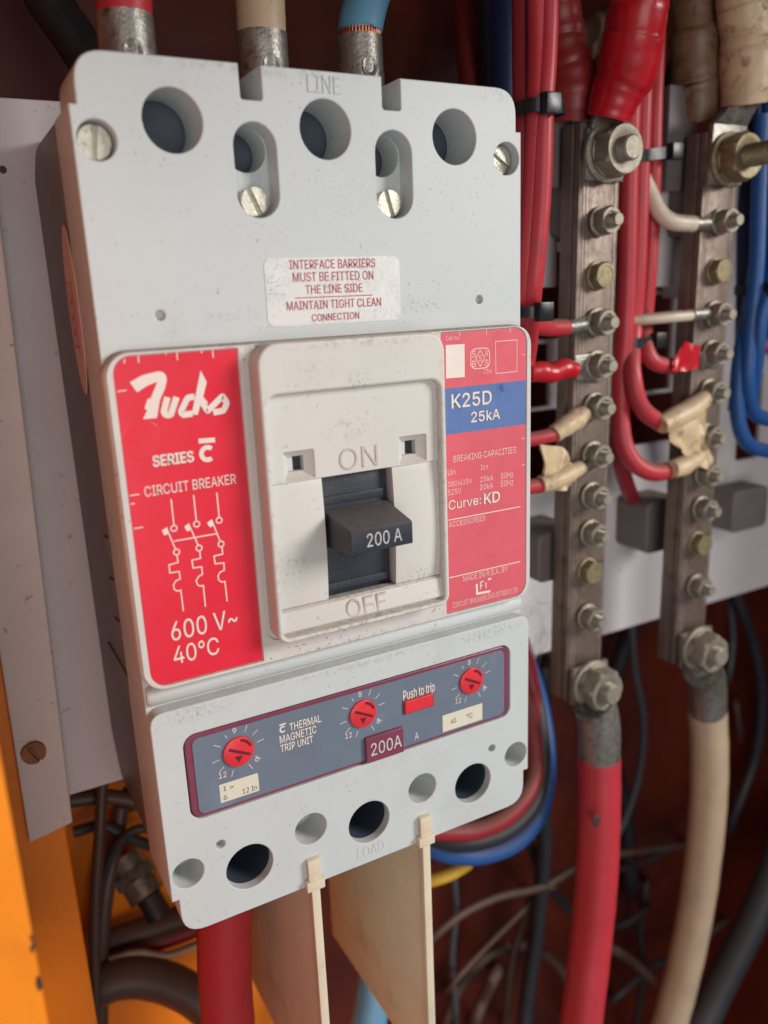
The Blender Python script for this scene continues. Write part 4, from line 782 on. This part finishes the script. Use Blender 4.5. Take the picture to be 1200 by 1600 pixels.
# ---- top background cables
cable('background_cable', 'out of focus red cable behind the breaker, upper right of it', [(143, 140, 224.2), (137.9, 130, 193.9), (132.1, 120, 172.1), (127, 110, 150.8)], 5.5, 'red_dark', 'cable')
cable('background_cable', 'dark blue grey cable beside the red wires above the breaker', [(107.8, 60, 193.2), (106.8, 58, 170.8), (107.4, 58, 155.3), (108.8, 60, 139.8), (112, 66, 121.9)], 6.6, 'navy_pvc', 'cable')
cable('background_cable', 'blurred black cable behind the dark blue one, above the breaker', [(135.5, 110, 213.3), (135.2, 108, 187.5), (133.5, 104, 168.4), (131.2, 100, 149.1)], 6.0, 'black_pvc', 'cable')
cable('background_cable', 'blurred dark cable slanting down at the top left corner', [(-55.9, 120, 190.9), (-52.1, 116, 176.1), (-45.7, 112, 163.5), (-39.2, 108, 150.6)], 8, 'black_pvc', 'cable')
# ---- loops under the right corner of the breaker
for lab, pts, r_, m in (('blue cable looping under the right corner of the breaker', [(57.7, 70, -181.9), (71.8, 64, -194.4), (89.6, 60, -201.2), (108.2, 56, -199.4), (122.6, 56, -190.9), (134, 62, -179.9), (140.3, 70, -160.2), (143.2, 80, -139.8), (138.8, 88, -112.6)], 5.0, 'blue_pvc'),
                        ('black cable looping just above the blue loop', [(53.4, 62, -171.8), (68.2, 58, -182.8), (85.6, 54, -187.8), (103.2, 52, -186.9), (119.3, 54, -179.7), (129.7, 60, -168.1), (135.2, 68, -150.2), (137.3, 78, -129.9), (133.5, 86, -106.9)], 4.4, 'black_pvc'),
                        ('red cable looping closest under the breaker corner', [(50, 56, -166.9), (64.6, 52, -173.4), (81.1, 50, -177.9), (96.4, 48, -176.2), (111.3, 50, -170.5), (122.3, 56, -161.7), (127, 64, -145.8), (130, 74, -129.8), (128, 82, -111.1)], 4.2, 'red_dark'),
                        ('dark red cable of the loops, innermost and highest', [(61.6, 70, -172.8), (83.2, 64, -179.4), (103.4, 60, -177.3), (117.2, 60, -169.2), (127.1, 66, -154), (134.9, 74, -131.2), (132.5, 80, -104.5)], 4.0, 'red_dark'),
                        ('yellow wire end peeping out beside the right barrier', [(65.9, 80, -222.1), (73.7, 74, -218.2), (82.4, 72, -216.8), (94.5, 76, -219.1)], 3.4, 'yellow_pvc')):
    cable('control_cable', lab, pts, r_, m, 'cable', 'cable loops under the breaker')
# ---- load side
cable('load_cable', 'thick red cable leaving the breaker bottom at the left pole', [(-41.5, 40, -154.8), (-43.7, 40, -173), (-45.1, 40, -193.7), (-46.3, 38, -216.5), (-47.6, 36, -246.4)], 10.5, 'red_pvc', 'power cable', None, 24)
cable('load_cable', 'thick light blue cable seen between the two barriers at the bottom', [(61.8, 110, -265.3), (50.6, 100, -285.7), (40.6, 92, -307.2), (29.8, 86, -337.9)], 9.5, 'lightblue_pvc', 'power cable', None, 22)
# ---- lower left depths
cable('background_cable', 'thick brown cable running sideways at the bottom left, out of focus', [(-95.3, 120, -243.4), (-77.8, 118, -239.7), (-61, 116, -246.6), (-44.7, 112, -261.1), (-29.8, 104, -283.5), (-14.6, 98, -319)], 9.5, 'brown_pvc', 'cable', None, 20)
cable('background_cable', 'thin brown wire hanging straight down in the lower left depth', [(-70.5, 120, -136.9), (-75.1, 116, -159), (-81.1, 112, -187.4), (-86, 108, -216.5), (-90.8, 104, -253.3)], 2.6, 'brown_pvc', 'cable')
cable('background_cable', 'dark cable crossing behind the left side of the breaker bottom', [(-84, 130, -147.5), (-67.9, 128, -150.5), (-49.3, 124, -160.1), (-27.9, 118, -175)], 3.6, 'brown_pvc', 'cable')
cable('background_cable', 'dark cable curving down beside the cable gland, lower left', [(-61.4, 140, -165), (-67.2, 136, -181.6), (-75.4, 130, -202.8), (-81.1, 126, -226.2), (-88.2, 120, -269.7)], 3.8, 'brown_pvc', 'cable')
cable('background_cable', 'dusty crimson cable bundle lying across the lower left background', [(-83.6, 134, -238.8), (-62.6, 132, -239.8), (-44.3, 128, -237.8), (-28.7, 124, -234.3)], 4.5, 'red_dark', 'cable')
cable('background_cable', 'dull brown cable lying across the lower left, below the gland', [(-82.4, 138, -235), (-61.1, 136, -234.1), (-42.6, 132, -232), (-27, 128, -230.3)], 6.5, 'brown_pvc', 'cable')
t = thing('cable_gland', 'blurred grey metal cable gland in the lower left depth', 'cable gland', [(-57.8, 130, -199.5)][0])
g0, g1, g2 = [Vector(p) for p in [(-63.2, 140, -193), (-56.7, 126, -208.1), (-53.6, 120, -216.9)]]
MB().tube([tuple(g0), tuple(g1)], 9, 20, 1).build('gland_body', 'zinc', t); MB().tube([tuple(g0.lerp(g1, .35)), tuple(g0.lerp(g1, .6))], 11, 6, 1).build('gland_nut', 'zinc', t); MB().tube([tuple(g1), tuple(g2)], 6, 16, 1).build('gland_tail', 'black_pvc', t)
o = MB(); a = [(-74.2, 150, -198.8), (-55.2, 150, -197.2), (-52.7, 150, -211.5), (-74.5, 150, -213.7)]; o.hexa(a, [(x, y + 12, z) for x, y, z in a]); tag(o.build('gland_bracket', 'galv', bev=1), 'small dusty grey bracket beside the cable gland, lower left', 'bracket')
for lab, pts, r_, m in (('thin black wire arching over the cable gland, lower left', [(-80.3, 132, -209.3), (-70.9, 130, -183.3), (-60.3, 128, -172.2), (-49, 126, -175.4), (-42.4, 124, -194.6)], 2.2, 'black_pvc'),
                        ('dusty pale wire crossing the crimson cables, lower left', [(-79, 122, -231.4), (-65.7, 122, -233.4), (-52.4, 120, -239.8), (-33.6, 118, -238.9)], 1.8, 'cream_pvc'),
                        ('thin dark wire behind the breaker, just under the grey mounting plate', [(-84.5, 134, -166.6), (-71.8, 134, -168), (-60.1, 132, -178.3), (-44.4, 130, -190.5)], 2.6, 'black_pvc')):
    cable('background_wire', lab, pts, r_, m, 'wire', 'wires in the lower left depth')
# ---- lower right background wires
for lab, pts, r_, m in (('thin brown wire slanting up to the right across the dark lower background', [(120.6, 171, -358.9), (85.6, 110, -293.8), (113.4, 112, -286.1), (142.7, 114, -287.9), (178.9, 116, -297.2), (219.7, 120, -297.7), (270.5, 124, -313.4), (317.7, 126, -328.3), (371.8, 171, -378.6)], 2.4, 'brown_pvc'),
                        ('thin reddish wire slanting below the brown one in the lower background', [(140.1, 171, -403.4), (108.3, 120, -343.2), (133.6, 122, -331.2), (159.9, 124, -321), (184.7, 126, -311.6), (199.7, 128, -314.6), (236.9, 171, -360.7)], 1.8, 'brown_pvc'),
                        ('pale grey wire curving down in the gap between the two thick feeder cables', [(300.6, 171, -159.8), (258.6, 130, -136.4), (264.7, 130, -178.2), (274.1, 130, -213.7), (273.3, 130, -252.2), (263, 130, -283.5), (251.9, 130, -299.6), (293.1, 171, -341.6)], 2.6, 'grey_pvc'),
                        ('thin black wire crossing the lower background between red and cream feeders', [(281.1, 171, -368.2), (250.8, 140, -334.3), (288.3, 140, -341.8), (327.6, 140, -341.2), (369.2, 140, -340.5), (409.4, 171, -374.8)], 2.4, 'black_pvc'),
                        ('short orange brown wire end behind the lower red feeder', [(290.5, 171, -440.7), (229.6, 110, -363.1), (253.1, 112, -386.7), (278.6, 114, -418.8), (343, 171, -499.8)], 3.2, 'brown_pvc'),
                        ('dark wire at the far right behind the cream feeder', [(412.1, 171, -169.5), (345.7, 120, -139.1), (371.5, 124, -179.8), (392.4, 128, -227.4), (396.9, 132, -284.2), (379, 136, -341.8), (425.7, 171, -381.1)], 4.2, 'black_pvc'),
                        ('dark cable dropping behind the left busbar foot', [(222.7, 171, -178.9), (172.1, 110, -141.1), (173.2, 112, -174.9), (174.4, 114, -218.9), (180.2, 118, -268.5), (177.3, 120, -326), (170.4, 120, -372.8), (164.8, 120, -422.1), (219.2, 171, -383.6)], 5, 'black_pvc'),
                        ('pale thin wire beside the right busbar foot', [(404.6, 171, -167.9), (352, 130, -143.6), (358.8, 130, -178.9), (357.1, 130, -208.2), (410.3, 171, -239.8)], 2.2, 'grey_pvc'),
                        ('brown wire dropping steeply behind the right barrier', [(213.1, 171, -358.6), (180, 130, -314.8), (173.9, 132, -338.5), (167.5, 134, -362.5), (163.6, 136, -414.9), (189.8, 171, -461.2)], 3, 'brown_pvc'),
                        ('tan wire end low behind the right barrier', [(161.1, 171, -445.5), (126.7, 120, -380), (132.9, 118, -361.6), (141.4, 116, -344.7), (181.3, 171, -410.5)], 4, 'brown_pvc')):
    cable('background_wire', lab, pts, r_, m, 'wire', 'wires in the dark lower background')
for lab, pts, r_, m in (('grey brown cable arching low across the dark lower middle', [(133.8, 171, -441.8), (114.9, 140, -402.2), (131.9, 142, -371.8), (157.8, 142, -359), (190, 142, -369.4), (217.3, 140, -402.8), (228.6, 138, -452.3), (258.9, 171, -499.2)], 3.4, 'brown_pvc'),
                        ('dusty grey wire hanging just right of the right barrier', [(145.2, 171, -298.4), (112.8, 120, -251.6), (117.7, 124, -292.3), (116.6, 128, -332.5), (121.4, 130, -396.5), (147.7, 171, -449.6)], 2.2, 'grey_pvc'),
                        ('black wire curling behind the lower red feeder', [(207, 171, -302.6), (174.6, 130, -264.5), (193.9, 134, -308.7), (226.1, 138, -356.6), (265.2, 140, -387), (299.3, 142, -387.1), (331.2, 171, -422.8)], 3.0, 'black_pvc'),
                        ('dark wire hanging between the red and cream feeders, near the bottom', [(329.8, 171, -397.7), (306.7, 150, -373.2), (302.2, 150, -411.9), (305.5, 148, -460), (296.5, 146, -509.5), (323.5, 171, -548)], 2.6, 'black_pvc'),
                        ('thin brown wire descending right of the cream feeder', [(421.9, 171, -265.7), (394.1, 150, -248.2), (407.7, 150, -308.5), (406.2, 150, -366.8), (426.7, 150, -450.3), (424.2, 150, -542.7), (453.7, 171, -576.5)], 2.2, 'brown_pvc'),
                        ('grey wire crossing behind the lower end of the cream feeder', [(299.6, 171, -495.5), (267.9, 140, -451.8), (309.4, 142, -444.8), (354.3, 144, -450.1), (393.7, 146, -445.1), (427.2, 171, -479.3)], 2.4, 'grey_pvc'),
                        ('thick dark cable in the far shade behind the feeder lugs', [(301.2, 171, -172.2), (279.7, 150, -159.6), (268.5, 152, -193), (266.3, 154, -237.4), (286.4, 156, -302.3), (296.2, 156, -372.9), (312, 171, -390.1)], 6, 'black_pvc')):
    cable('background_wire', lab, pts, r_, m, 'wire', 'wires in the dark lower background')
# ---- cobweb between breaker and plate
o = MB(); random.seed(11); cs = [(122.6, 60, -81.5), (133.4, 66, -99.6), (151.8, 80, -87.9), (124.7, 60, -105.2), (154.6, 84, -106), (104.7, 40, -61.7)]
for i in range(26):
    a = Vector(random.choice(cs)); b = Vector(random.choice(cs)); 
    if (a - b).length < 1: continue
    mid = a.lerp(b, .5) + Vector((random.uniform(-4, 4), random.uniform(-4, 4), random.uniform(-5, 0))); o.tube([tuple(a + Vector((random.uniform(-4, 4), 0, random.uniform(-6, 6)))), tuple(mid), tuple(b)], .09, 3, 4)
o = tag(o.build('cobweb', 'web'), 'fine dusty cobweb between the breaker edge and the grey plate', 'cobweb'); o['kind'] = 'stuff'
